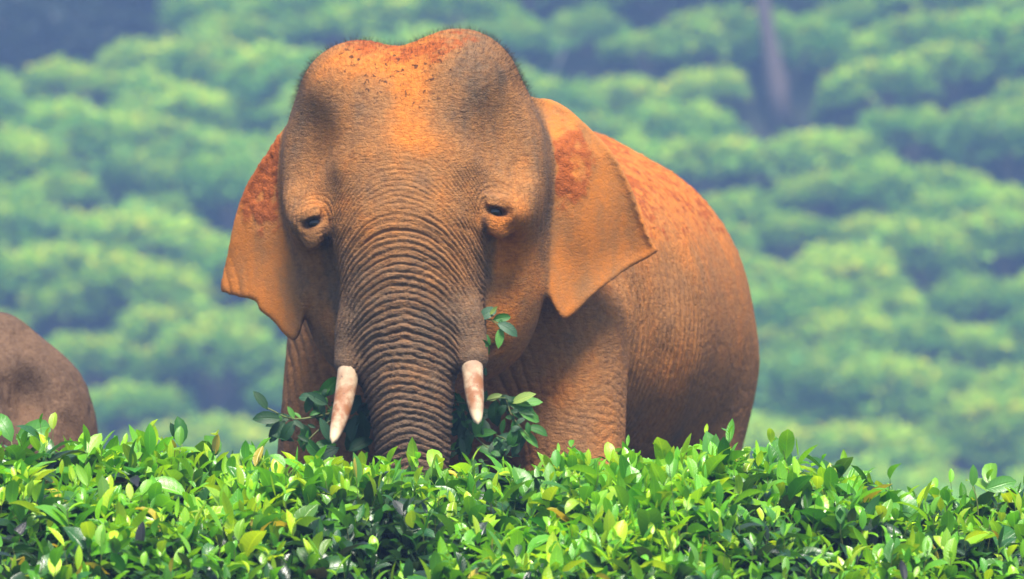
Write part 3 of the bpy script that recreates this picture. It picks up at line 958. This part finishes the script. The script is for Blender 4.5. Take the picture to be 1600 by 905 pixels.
mm = mesh_np('tea_plantation', Wq.reshape(-1, 3), np.arange(nq * 4).reshape(-1, 4), bush_leaf)
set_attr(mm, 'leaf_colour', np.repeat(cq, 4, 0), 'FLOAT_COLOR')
set_attr(mm, 'across', np.tile([0.5, 1, 0.5, 1], nq)); set_attr(mm, 'along', np.tile([0, 0.5, 1, 0.5], nq))
tag(link('tea_plantation', mm), 'far green tea plantation covering the rest of the hillside', 'plantation', None, 'stuff')
print('BUSHES', nb, nm)

# tree on the hill: trunk crosses the top of the picture, crown above it
def leafy_tree(name, base, pts, rad, crown_c, crown_r, n, label, tint=1.0, group=None):
    root = link(name, None, None, tuple(base))
    tv, tf = tube([np.array(q) for q in pts], rad, 10)
    Vs, F4, F3 = [tv], [tf[1]], [tf[0]]
    o = len(tv)
    top = np.array(pts[-1])
    cc = np.array(crown_c)
    r = np.random.default_rng(len(pts) * 7 + n)
    ends = []
    for i in range(9):
        e_ = cc + r.normal(0, 0.5, 3) * crown_r
        bv, bf = tube(bez(top - (0, 0, r.uniform(0, 1.5)), (top + e_) / 2 + r.normal(0, 0.3, 3), e_, 7), np.linspace(rad[-1] * 0.6, 0.02, 7), 6)
        Vs.append(bv); F4.append(bf[1] + o); F3.append(bf[0] + o); o += len(bv); ends.append(e_)
    link('trunk', mesh_np('trunk', np.vstack(Vs), [np.vstack(F3), np.vstack(F4)], bark_mat), root)
    e_ = np.array(ends)[r.integers(0, len(ends), n)]
    p = e_ + r.normal(0, 0.36, (n, 3)) * crown_r
    R = frames(r.uniform(0, 6.28, n), r.uniform(-0.8, 0.8, n), r.normal(0, 0.6, n))
    c_ = pick(OLD, n) * tint
    link('crown', leaf_mass('crown', p, R, r.uniform(0.2, 0.4, n), c_, r.integers(0, len(TEMPL), n), bush_leaf), root)
    return tag(root, label, 'tree', group)
tp = P(1190, -10, tb[1] + 0.3) - tb
leafy_tree('tree', tb - (0, 0, 0.1), [(0, 0, 0), tp * 0.33 + (0.06, 0, 0), tp * 0.66 + (0.03, 0, 0), tp, tp * 1.9 + (0.3, 0, 0), tp * 2.6 + (0.5, 0, 0)], [0.44, 0.33, 0.27, 0.24, 0.2, 0.16],
           tp * 2.9 + (0.5, 0, 0.5), np.array((2.4, 2.4, 1.8)), 3000, 'slender grey brown tree trunk leaning on the hillside at upper right')
# pale bare sapling
se_ = P(884, 72, sb_[1])
root = link('sapling', None, None, tuple(sb_))
k = NT('pale_bark')
pale = k.done(k.principled(k.mix(k.noise(9, 3, .5, k.pos()), (0.36, 0.34, 0.30), (0.24, 0.22, 0.2)), 0.85, 0.1))
sv, sf = tube(bez(np.array((0, 0, -0.1)), (se_ - sb_) * 0.5 + (0.06, 0, 0), se_ - sb_, 7), np.linspace(0.11, 0.05, 7), 8)
link('stem', mesh_np('stem', sv, sf, pale), root)
for q, dx in ((0.55, 0.22), (0.8, -0.18)):
    a_ = (se_ - sb_) * q
    sv, sf = tube(bez(a_, a_ + (dx * .5, 0, .12), a_ + (dx, 0, 0.32), 5), np.linspace(0.03, 0.012, 5), 6)
    link('twig', mesh_np('twig', sv, sf, pale), root)
tag(root, 'thin pale bare stem leaning among the hillside bushes right of the elephant head', 'sapling')
# dark evergreen shrubs in the upper left corner
for i, (sx, sy, s_) in enumerate(((20, 45, 1.9), (120, 30, 1.8), (60, 95, 1.4), (215, 5, 1.7), (310, -12, 1.5), (110, 85, 1.2), (-20, 80, 1.5), (70, -10, 1.8), (160, -15, 1.8), (10, 10, 1.8), (255, -25, 1.6), (170, 55, 1.2))):
    q = hill_hit(sx, sy)
    root = link('shrub', None, None, tuple(q))
    r = np.random.default_rng(90 + i)
    n = 800
    u = r.normal(0, 1, (n, 3)); u[:, 2] = np.abs(u[:, 2]); u /= np.linalg.norm(u, axis=1)[:, None]
    p = u * (1.1, 1.0, 1.3) * ((1 + 0.25 * vnoise(u * 3 + i)) * (1 - 0.4 * r.random(n) ** 2))[:, None] * s_ + (0, 0, 0.1)
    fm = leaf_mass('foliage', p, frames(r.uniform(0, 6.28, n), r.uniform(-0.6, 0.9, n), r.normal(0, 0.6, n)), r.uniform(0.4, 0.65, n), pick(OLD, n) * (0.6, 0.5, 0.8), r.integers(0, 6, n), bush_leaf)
    link('foliage', fm, root)
    tv, tf = tube(bez(np.array((0, 0, -0.2)), np.array((0.05, 0, 0.4)), np.array((0.1, 0, 0.9)), 5), np.linspace(0.07, 0.03, 5), 6)
    link('stem', mesh_np('stem', tv, tf, bark_mat), root)
    tag(root, 'dark blurred shrub in the shady upper left corner of the hillside', 'shrub', 'dark shrubs at the upper left')

# ------------------------------------------------------------------ foreground tea hedge
def hedge_top(x, y):
    """canopy height of the clipped hedge"""
    edge = np.interp(x, [-3.5, -1.9, -1.0, 0.0, 0.6, 1.2, 1.5, 1.9, 3.5], [0.86, 0.85, 0.815, 0.80, 0.80, 0.755, 0.665, 0.68, 0.71])
    yy_ = -1.65 - y                                    # metres in front of the back edge
    z_ = edge - 0.105 * np.clip(yy_, 0, 9) - 0.045 * np.clip(yy_, 0, 9) ** 2 * sstep(0, 2.5, yy_) - 0.16 * sstep(0.0, -0.55, yy_)
    q = np.stack([x, y, 0 * x], 1)
    return z_ + 0.065 * vnoise(q * 1.9) + 0.065 * vnoise(q * 4.7 + 9)
LV = Leaves()
stems = []
X0, X1, Y0, Y1 = -2.9, 2.9, -4.7, -1.30
# shoots
n = 7200
sx = rng.uniform(X0, X1, n); sy = rng.uniform(Y0, Y1, n)
keep = np.abs(sx) < 2.15 + (sy - Y0) * 0.05 + rng.uniform(0, 0.75, n)
sx, sy = sx[keep], sy[keep]; n = len(sx)
sz = hedge_top(sx, sy)
vig = np.clip(0.78 + 0.5 * vnoise(np.stack([sx * 2.3, sy * 2.3, 0 * sx], 1)) + rng.normal(0, 0.25, n) - 0.50 * sstep(-2.5, -3.7, sy) * sstep(0.8, -1.0, sx) - 0.10 * sstep(-2.6, -3.6, sy) , 0, 1)     # young flush
small = sstep(0.2, 1.6, sx + rng.normal(0, 0.5, n)) * sstep(-2.6, -3.3, sy)                                          # smaller leaves at the lower right
H = rng.uniform(0.03, 0.15, n) * (0.7 + 0.6 * vig) + (rng.random(n) < 0.03) * 0.08
lean = rng.normal(0, 0.22, (n, 2))
for kx in range(6):
    f_ = np.clip(1.0 - kx * 0.19 + rng.normal(0, 0.04, n), -0.2, 1)
    az = rng.uniform(0, 6.28) + kx * 2.4 + rng.uniform(0, 6.28, n) * 0 + (np.arange(n) * 2.399)
    inc = np.clip((1.15 - 0.24 * kx) + rng.normal(0, 0.38, n), -0.7, 1.5)
    L = (0.055 + 0.024 * kx * (kx < 4) + 0.05 * (kx >= 4)) * rng.uniform(0.45, 1.35, n) * (0.85 + 0.35 * vig) * (1 - 0.35 * small)
    p = np.stack([sx + lean[:, 0] * H * f_, sy + lean[:, 1] * H * f_, sz + H * f_], 1)
    yf = np.clip(vig * 1.3 - 0.23 * kx + rng.normal(0, 0.16, n), 0, 1)[:, None]
    c_ = np.where(yf < 0.45, pick(OLD, n) * (1 - yf / 0.45) + pick(MID, n) * yf / 0.45, pick(MID, n) * (1 - (yf - 0.45) / 0.55) + pick(YOUNG, n) * (yf - 0.45) / 0.55)
    ok = rng.random(n) < (0.95 if kx < 4 else 0.7)
    tt_ = np.where(kx < 2, rng.choice([0, 4, 3, 1], n), rng.choice([1, 2, 3, 5, 1, 2], n))
    LV.add(p[ok], frames(az, inc, rng.normal(0, 0.35, n))[ok], L[ok], c_[ok], tt_[ok])
# stems of the shoots
a_ = np.stack([sx, sy, sz - 0.10], 1); b_ = np.stack([sx + lean[:, 0] * H, sy + lean[:, 1] * H, sz + H], 1)
th = np.array([0, 2.09, 4.19])
ring = np.stack([np.cos(th), np.sin(th), 0 * th], 1)
sv = np.concatenate([a_[:, None] + ring * 0.0022, b_[:, None] + ring * 0.0012], 1).reshape(-1, 3)
sq_ = np.array([[0, 1, 4, 3], [1, 2, 5, 4], [2, 0, 3, 5]])
sq_ = (sq_[None] + (np.arange(n) * 6)[:, None, None]).reshape(-1, 4)
# older leaves inside the canopy
n = 12500
ox = rng.uniform(X0, X1, n); oy = rng.uniform(Y0, Y1, n)
dz = rng.random(n) ** 1.3 * 0.34
p = np.stack([ox, oy, hedge_top(ox, oy) + 0.03 - dz], 1)
small = sstep(0.2, 1.6, ox) * sstep(-2.6, -3.3, oy)
LV.add(p, frames(rng.uniform(0, 6.28, n), rng.normal(0.25, 0.45, n), rng.normal(0, 0.5, n)), rng.uniform(0.06, 0.14, n) * (1 - 0.35 * small),
       np.where(rng.random((n, 1)) < 0.25, pick(MID, n) * 0.8, pick(OLD, n)), rng.integers(0, 6, n))
p, R, L, c_, t_ = LV.cat()
low = p[:, 2] > 0.05
p, R, L, c_, t_ = p[low], R[low], L[low], c_[low], t_[low]
# odd yellowed leaves
od = rng.random(len(p)) < 0.005
c_[od] = np.array((0.50, 0.40, 0.04)) * rng.uniform(0.7, 1.1, (od.sum(), 1))

hedge = link('tea_hedge', None, None, (0, -2.6, 0))
tag(hedge, 'dense bright green leafy tea hedge along the bottom of the picture', 'hedge')
HOFF = Matrix.Translation(-Vector((0, -2.6, 0)))
# which leaves show largest: a small depth buffer
pxs, ids, dep = [], [], []
for k_, (tv, tq) in enumerate(TEMPL):
    m = np.where(t_ == k_)[0]
    e1 = tv[tq].reshape(-1, 4, 3)
    smp = np.concatenate([e1.mean(1), tv, (e1[:, 0] + e1[:, 1]) / 2, (e1[:, 2] + e1[:, 3]) / 2, (e1[:, 0] * .75 + e1[:, 2] * .25), (e1[:, 0] * .25 + e1[:, 2] * .75)])
    W = np.einsum('vi,nij->nvj', smp, R[m]) * L[m][:, None, None] + p[m][:, None, :]
    dd_ = W[..., 1] - CAM_Y
    u_ = (800 + W[..., 0] * PPM * 24 / dd_) / 4.0
    v_ = (452.5 - (W[..., 2] - CAM_Z) * PPM * 24 / dd_) / 4.0
    ok = (u_ >= 0) & (u_ < 400) & (v_ >= 0) & (v_ < 226)
    pxs.append((v_[ok].astype(int) * 400 + u_[ok].astype(int)))
    ids.append(np.broadcast_to(m[:, None], ok.shape)[ok]); dep.append(dd_[ok])
pxs, ids, dep = np.concatenate(pxs), np.concatenate(ids), np.concatenate(dep)
order = np.argsort(-dep)
buf = np.full(400 * 226, -1)
buf[pxs[order]] = ids[order]
cnt = np.bincount(buf[buf >= 0], minlength=len(p))
best = np.argsort(-cnt)[:300]
sel = np.zeros(len(p), bool); sel[best] = True
print('LEAVES', len(p), 'smallest own leaf', cnt[best].min() * 16)
variants = {}
for i in best:
    c3 = np.round(c_[i] / 0.03) * 0.03
    c3 = np.maximum(c3, 0.02)
    key = (int(t_[i]), *c3)
    if key not in variants:
        tv, tq = TEMPL[key[0]]
        lm = mesh_np('leaf', tv, tq, leaf_mat)
        set_attr(lm, 'leaf_colour', np.tile(c3, (len(tv), 1)), 'FLOAT_COLOR'); set_attr(lm, 'across', ACROSS); set_attr(lm, 'along', ALONG)
        variants[key] = lm
    o = link('leaf', variants[key], hedge)
    M = Matrix([[R[i][0][a] * L[i], R[i][1][a] * L[i], R[i][2][a] * L[i], p[i][a]] for a in range(3)] + [[0, 0, 0, 1]])
    o.matrix_parent_inverse = HOFF
    o.matrix_basis = M
rest = ~sel
fo = link('foliage', leaf_mass('foliage', p[rest], R[rest], L[rest], c_[rest], t_[rest], leaf_mat), hedge)
fo.matrix_parent_inverse = HOFF
fo['kind'] = 'stuff'
k = NT('green_stem')
stem_mat = k.done(k.principled(k.mix(k.noise(6, 2, .5, k.pos()), (0.12, 0.20, 0.03), (0.10, 0.07, 0.04)), 0.6, 0.3))
so_ = link('shoot_stems', mesh_np('shoot_stems', sv, sq_, stem_mat), hedge)
so_.matrix_parent_inverse = HOFF
so_['kind'] = 'stuff'
# woody branches inside
n = 900
wx = rng.uniform(X0, X1, n); wy = rng.uniform(Y0, Y1, n); wz = hedge_top(wx, wy)
Vs, Fs, o = [], [], 0
for i in range(n):
    a0 = np.array((wx[i], wy[i], wz[i] - rng.uniform(0.02, 0.12)))
    a1 = np.array((wx[i] + rng.normal(0, 0.12), wy[i] + rng.normal(0, 0.12), max(0.0, wz[i] - 0.5)))
    tv, tf = tube(bez(a1, (a0 + a1) / 2 + rng.normal(0, 0.05, 3), a0, 4), np.linspace(0.010, 0.003, 4), 4, False)
    Vs.append(tv); Fs.append(tf[0] + o); o += len(tv)
for i in range(60):
    bx_, by_ = rng.uniform(X0, X1), rng.uniform(Y0 + .2, Y1 - .2)
    tv, tf = tube(bez(np.array((bx_, by_, -0.02)), np.array((bx_ + rng.normal(0, .1), by_, 0.2)), np.array((bx_ + rng.normal(0, .2), by_ + rng.normal(0, .2), float(hedge_top(np.array([bx_]), np.array([by_]))[0]) - 0.2)), 5), np.linspace(0.03, 0.012, 5), 4, False)
    Vs.append(tv); Fs.append(tf[0] + o); o += len(tv)
wo = link('branches', mesh_np('branches', np.vstack(Vs), np.vstack(Fs), bark_mat), hedge)
wo.matrix_parent_inverse = HOFF
wo['kind'] = 'stuff'
# ------------------------------------------------------------------ browsed branches at the elephant's mouth
def own_leaf_mesh(tk_, colr, mat):
    tv, tq = TEMPL[tk_]
    lm = mesh_np('leaf', tv, tq, mat)
    set_attr(lm, 'leaf_colour', np.tile(colr, (len(tv), 1)), 'FLOAT_COLOR'); set_attr(lm, 'across', ACROSS); set_attr(lm, 'along', ALONG)
    return lm
PAL = {'d': (0.016, 0.066, 0.018), 'm': (0.036, 0.150, 0.018), 'g': (0.10, 0.30, 0.040), 'p': (0.30, 0.42, 0.10), 'b': (0.045, 0.120, 0.055)}
_lm = {}
branch_leaf = leaf_material('branch_leaf', 0.30, 0.42, 0.35)
def branch_thing(name, label, org, stems_, leaves_, seed, extra=14):
    r = np.random.default_rng(seed)
    org = np.array(org)
    root = link(name, None, None, tuple(org))
    for st_, r0, r1 in stems_:
        pts = np.array(open_spline([P(*q) for q in st_], 4)) - org
        tv, tf = tube(pts, np.linspace(r0, r1, len(pts)), 6)
        link('stem', mesh_np('stem', tv, tf, stem_mat), root)
    leaves_ = list(leaves_)
    for st_, r0, r1 in stems_:
        for _ in range(extra):
            i = r.integers(0, len(st_) - 1); f_ = r.random()
            q = np.array(st_[i]) * (1 - f_) + np.array(st_[i + 1]) * f_
            leaves_.append((q[0] + r.normal(0, 3), q[1] + r.normal(0, 3), q[2] + r.normal(0, .02), r.uniform(0, 360), r.uniform(12, 28), str(r.choice(list('ddmmgb'))), int(r.integers(0, 6))))
    for (lx, ly, y_, ang, lpx, cl, tk_) in leaves_:
        p_ = P(lx, ly, y_) - org
        a = math.radians(ang)
        ax_ = np.array((math.cos(a), r.uniform(-0.45, 0.15), math.sin(a))); ax_ /= np.linalg.norm(ax_)
        nrm = np.array((r.normal(0, 0.35), -1.0, 0.55 + r.normal(0, 0.35)))
        xv = np.cross(ax_, nrm); xv /= np.linalg.norm(xv)
        zv = np.cross(xv, ax_)
        if (tk_, cl) not in _lm:
            _lm[tk_, cl] = own_leaf_mesh(tk_, PAL[cl], branch_leaf)
        o = link('leaf', _lm[tk_, cl], root)
        L_ = 0.88 * lpx / PPM
        o.matrix_basis = Matrix([[xv[i] * L_, ax_[i] * L_, zv[i] * L_, p_[i]] for i in range(3)] + [[0, 0, 0, 1]])
    return tag(root, label, 'branch')
# the branch carried behind the trunk, left and right ends
L1 = [(418, 640, .10, 125, 42, 'd', 0), (438, 655, .10, 172, 52, 'd', 1), (445, 658, .12, 232, 48, 'd', 3), (455, 650, .14, 200, 50, 'd', 0), (480, 668, .14, 250, 45, 'm', 1),
      (512, 632, .15, 150, 45, 'b', 0), (498, 618, .16, 35, 52, 'm', 5), (490, 622, .16, 170, 30, 'b', 5), (470, 662, .12, 300, 42, 'd', 1), (500, 660, .16, 95, 48, 'd', 3), (515, 690, .12, 110, 46, 'b', 0),
      (540, 650, .18, 60, 50, 'd', 5), (560, 662, .18, 250, 55, 'd', 1), (548, 690, .14, 80, 50, 'd', 3), (572, 690, .16, 100, 60, 'd', 0), (530, 700, .12, 200, 50, 'd', 1), (460, 690, .12, 160, 44, 'd', 0), (490, 700, .12, 20, 44, 'm', 1),
      (566, 640, .2, 280, 52, 'd', 1), (556, 620, .2, 240, 44, 'd', 0), (545, 705, .1, 30, 50, 'd', 3), (580, 660, .2, 120, 48, 'd', 5), (520, 670, .16, 10, 52, 'd', 3), (440, 690, .1, 60, 46, 'd', 1), (478, 645, .15, 70, 40, 'd', 0), (505, 715, .1, 140, 48, 'm', 1)]
S1 = [(((645, 600, .24), (590, 625, .22), (520, 645, .17), (460, 655, .12), (418, 638, .10)), .006, .003), (((540, 640, .18), (500, 670, .14), (470, 700, .12)), .004, .002), (((590, 626, .22), (570, 660, .18), (555, 710, .13)), .004, .002), (((520, 645, .17), (505, 625, .16), (500, 612, .16)), .003, .002)]
branch_thing('leafy_branch', 'dark green leafy branch held behind the trunk below the left tusk', P(645, 600, .24), S1, L1, 5)
L2 = [(722, 640, .16, 250, 55, 'd', 1), (735, 628, .16, 300, 50, 'm', 3), (748, 640, .14, 265, 50, 'm', 0), (760, 625, .14, 20, 30, 'p', 0), (775, 624, .14, 260, 52, 'd', 5), (793, 622, .12, 330, 60, 'm', 0), (806, 632, .10, 8, 50, 'g', 0),
      (800, 630, .10, 25, 48, 'p', 0), (812, 645, .09, 345, 44, 'g', 1), (802, 655, .09, 285, 46, 'm', 0), (812, 672, .08, 320, 46, 'g', 0), (824, 668, .08, 345, 40, 'm', 3), (806, 668, .09, 250, 40, 'm', 1),
      (740, 680, .14, 10, 44, 'm', 0), (745, 700, .12, 350, 46, 'm', 1), (775, 690, .12, 20, 40, 'b', 3), (720, 690, .15, 70, 50, 'd', 5), (715, 665, .17, 300, 50, 'd', 0), (730, 715, .12, 100, 46, 'd', 3), (765, 712, .1, 60, 42, 'd', 1),
      (785, 715, .1, 110, 40, 'd', 0), (726, 655, .18, 20, 54, 'd', 1), (742, 665, .16, 330, 46, 'd', 5), (712, 710, .15, 50, 50, 'd', 3), (756, 655, .15, 280, 44, 'd', 0), (800, 712, .1, 60, 40, 'd', 1), (728, 620, .17, 60, 34, 'm', 0)]
S2 = [(((660, 600, .25), (710, 628, .18), (750, 627, .14), (790, 622, .12), (812, 634, .10)), .005, .002), (((790, 622, .12), (800, 650, .09), (820, 675, .08), (835, 692, .08)), .003, .0012), (((710, 628, .18), (730, 670, .15), (770, 705, .11), (800, 715, .10)), .004, .002),
      (((775, 680, .12), (793, 690, .1), (780, 712, .1), (745, 724, .1)), .002, .0012), (((724, 640, .17), (716, 680, .16), (722, 720, .14)), .003, .0015)]
branch_thing('leafy_branch', 'leafy green branch hanging behind the trunk below the right tusk', P(660, 600, .25), S2, L2, 6)
L3 = [(748, 498, .02, 35, 40, 'b', 5), (770, 500, .02, 12, 34, 'm', 3), (778, 505, .0, 335, 44, 'b', 1), (783, 512, .0, 262, 38, 'g', 0), (752, 530, .02, 290, 36, 'm', 3), (746, 545, .03, 280, 40, 'b', 5), (745, 490, .03, 100, 30, 'd', 0), (765, 492, .02, 40, 24, 'p', 4), (745, 520, .03, 330, 34, 'm', 1), (750, 568, .04, 300, 26, 'd', 0)]
S3 = [(((725, 470, .12), (742, 492, .05), (770, 502, .02), (788, 516, .0)), .003, .0015), (((742, 492, .05), (748, 530, .03), (752, 575, .04)), .0025, .0012)]
branch_thing('leafy_sprig', 'small green leafy sprig sticking out of the mouth beside the trunk', P(725, 470, .12), S3, L3, 7, 2)

# tall single shoots standing above the hedge in the photograph
for kk_ in [q_ for q_ in _lm]:
    del _lm[kk_]
tall = [(1116, 742, -1.7, [(1114, 738, 95, 62, 'g', 3), (1112, 720, 80, 40, 'g', 0)]), (1160, 745, -1.8, [(1155, 742, 75, 44, 'p', 0)]), (1212, 748, -1.8, [(1212, 744, 88, 60, 'g', 3), (1222, 740, 70, 36, 'm', 0)]),
        (285, 700, -1.7, [(284, 694, 95, 42, 'm', 3), (278, 690, 110, 30, 'd', 0)]), (20, 700, -1.7, [(18, 690, 112, 58, 'g', 2), (25, 686, 28, 66, 'g', 2)]), (1415, 800, -2.1, [(1420, 832, 95, 70, 'g', 5)]), (1528, 765, -1.8, [(1520, 760, 88, 32, 'g', 0), (1540, 765, 20, 50, 'g', 1)])]
for (bx_, by_, y_, lv) in tall:
    for (lx, ly, ang, lpx, cl, tk_) in lv:
        a = math.radians(ang)
        p_ = P(lx, ly, y_)
        ax_ = np.array((math.cos(a), -0.15, math.sin(a))); ax_ /= np.linalg.norm(ax_)
        xv = np.cross(ax_, (0.25, -1.0, 0.35)); xv /= np.linalg.norm(xv)
        zv = np.cross(xv, ax_)
        if (tk_, cl) not in _lm:
            _lm[tk_, cl] = own_leaf_mesh(tk_, PAL[cl], leaf_mat)
        o = link('leaf', _lm[tk_, cl], hedge)
        L_ = lpx / PPM
        o.matrix_parent_inverse = HOFF
        o.matrix_basis = Matrix([[xv[i] * L_, ax_[i] * L_, zv[i] * L_, p_[i]] for i in range(3)] + [[0, 0, 0, 1]])
    tv, tf = tube(bez(P(bx_, by_ + 60, y_), P(bx_ + 3, by_ + 20, y_), P(lv[0][0], lv[0][1], y_), 5), np.linspace(.003, .002, 5), 5)
    o = link('shoot_stem', mesh_np('shoot_stem', tv, tf, stem_mat), hedge)
    o.matrix_parent_inverse = HOFF

# ------------------------------------------------------------------ second, younger elephant at the left edge, seen from behind
def young_sdf(p):
    q = p - np.float32((-2.2, 2.5, 0))
    x, y, z = q[:, 0], q[:, 1], q[:, 2]
    m = np.stack([x, np.abs(y), z], 1)
    d = ell(q, (0.0, 0, 0.93), (0.50, 0.42, 0.50))
    d = smin(d, ell(q, (-0.65, 0, 0.93), (0.85, 0.46, 0.52)), 0.15)
    d = smin(d, ell(q, (-1.25, 0, 0.95), (0.40, 0.40, 0.50)), 0.15)
    d = smin(d, cone(q, (0.1, 0, 1.36), (-1.2, 0, 1.40), 0.06, 0.06), 0.15)
    for fx, kx, tp_ in ((0.08, 0.12, 0.85), (-1.2, -1.22, 0.85)):
        d = smin(d, cone(m, (kx, 0.22, tp_), (fx, 0.26, 0.45), 0.24, 0.145), 0.10)
        d = smin(d, cone(m, (fx, 0.26, 0.45), (fx - 0.03, 0.26, 0.10), 0.145, 0.12), 0.05)
        d = smin(d, ell(m, (fx - 0.04, 0.26, 0.07), (0.14, 0.13, 0.08)), 0.04)
    # neck, head, trunk, ears
    d = smin(d, cone(q, (-1.3, 0, 1.1), (-1.7, 0, 1.22), 0.34, 0.28), 0.12)
    d = smin(d, ell(m, (-1.80, 0.11, 1.36), (0.24, 0.16, 0.22)), 0.10)
    d = smin(d, ell(q, (-1.88, 0, 1.15), (0.22, 0.24, 0.30)), 0.10)
    for a, c2, ra, rb in (((-2.0, 0, 1.12), (-2.12, 0, 0.85), 0.16, 0.11), ((-2.12, 0, 0.85), (-2.15, 0, 0.5), 0.11, 0.075), ((-2.15, 0, 0.5), (-2.10, 0, 0.2), 0.075, 0.05), ((-2.1, 0, 0.2), (-2.22, 0, 0.08), 0.05, 0.04)):
        d = smin(d, cone(q, a, c2, ra, rb), 0.03)
    d = smin(d, ell(m, (-1.66, 0.36, 1.12), (0.20, 0.035, 0.28), rz(0.5)), 0.04)
    # tail
    d = smin(d, cone(q, (0.44, 0.05, 1.0), (0.48, 0.05, 0.75), 0.04, 0.026), 0.05)
    d = smin(d, cone(q, (0.48, 0.05, 0.75), (0.48, 0.05, 0.45), 0.026, 0.016), 0.02)
    # hip bone, slack fold and the hollow behind it
    d = smin(d, cone(m, (0.02, 0.36, 1.26), (0.12, 0.42, 1.02), 0.08, 0.07), 0.04)
    d = smin(d, cone(m, (0.12, 0.42, 1.02), (0.22, 0.42, 0.78), 0.07, 0.08), 0.04)
    d = smax(d, -ell(m, (0.25, 0.38, 1.14), (0.10, 0.16, 0.16)), 0.06)
    return np.maximum(d, -p[:, 2])
v2, t2, q2 = voxel_mesh(young_sdf, (-4.65, 1.8, -0.06), (-1.5, 3.2, 1.74), 0.02, 0.06)
m2 = mesh_np('body', v2, [t2, q2])
v2 = laplace(coords_of(m2), edges_of(m2), 2)
n2_ = normals_of(m2)
v2 = v2 + n2_ * (-0.012 * (1 - np.abs(np.sin(12 * fbm(v2 * (5, 5, 3), 3)))) ** 2 + 0.014 * fbm(v2 * 5, 2))[:, None]
m2.vertices.foreach_set('co', v2.astype(np.float32).ravel())
m2.update()
set_attr(m2, 'dust', 0.30 + 0.35 * fbm(v2 * 4, 4) + 0.12 * sstep(0.2, 0.8, n2_[:, 2]))
set_attr(m2, 'ear', 0 * v2[:, 0]); set_attr(m2, 'dark', 0 * v2[:, 0]); set_attr(m2, 'slack', 1 + 0 * v2[:, 0]); set_attr(m2, 'soil', 0 * v2[:, 0]); set_attr(m2, 'speck', 0 * v2[:, 0])
m2.materials.append(skin_material('young_elephant_skin', (0.105, 0.068, 0.046), (0.17, 0.100, 0.058), (0.24, 0.120, 0.055), RED))
young = link('elephant', None, None, (-2.7, 2.5, 0))
tag(young, 'smaller grey brown elephant at the left edge with only its rounded back showing', 'elephant', 'elephants in the tea field')
o = link('body', m2, young); o.matrix_parent_inverse = Matrix.Translation((2.7, -2.5, 0))
for sg in (-1, 1):
    bm = bmesh.new()
    bmesh.ops.create_icosphere(bm, subdivisions=2, radius=0.022, matrix=Matrix.Translation((-2.2 - 2.0, 2.5 + sg * 0.185, 1.20)))
    em = bpy.data.meshes.new('eye'); bm.to_mesh(em); bm.free(); em.materials.append(eye_mat)
    o = link('eye', em, young); o.matrix_parent_inverse = Matrix.Translation((2.7, -2.5, 0))
# ------------------------------------------------------------------ humid air
bm = bmesh.new()
bmesh.ops.create_cube(bm, size=1.0, matrix=Matrix.Translation((0, 160, 14.5)) @ Matrix.Diagonal((460, 460, 45, 1)))
hm = bpy.data.meshes.new('haze'); bm.to_mesh(hm); bm.free()
k = NT('haze_air')
pv = k.n('ShaderNodeVolumePrincipled')
pv.inputs['Color'].default_value = (0.36, 0.58, 1.0, 1)
pv.inputs['Density'].default_value = 0.0018
pv.inputs['Anisotropy'].default_value = 0.2
k.put(k.out.inputs['Volume'], pv.outputs[0])
hm.materials.append(k.m)
tag(link('haze', hm), kind='stuff')
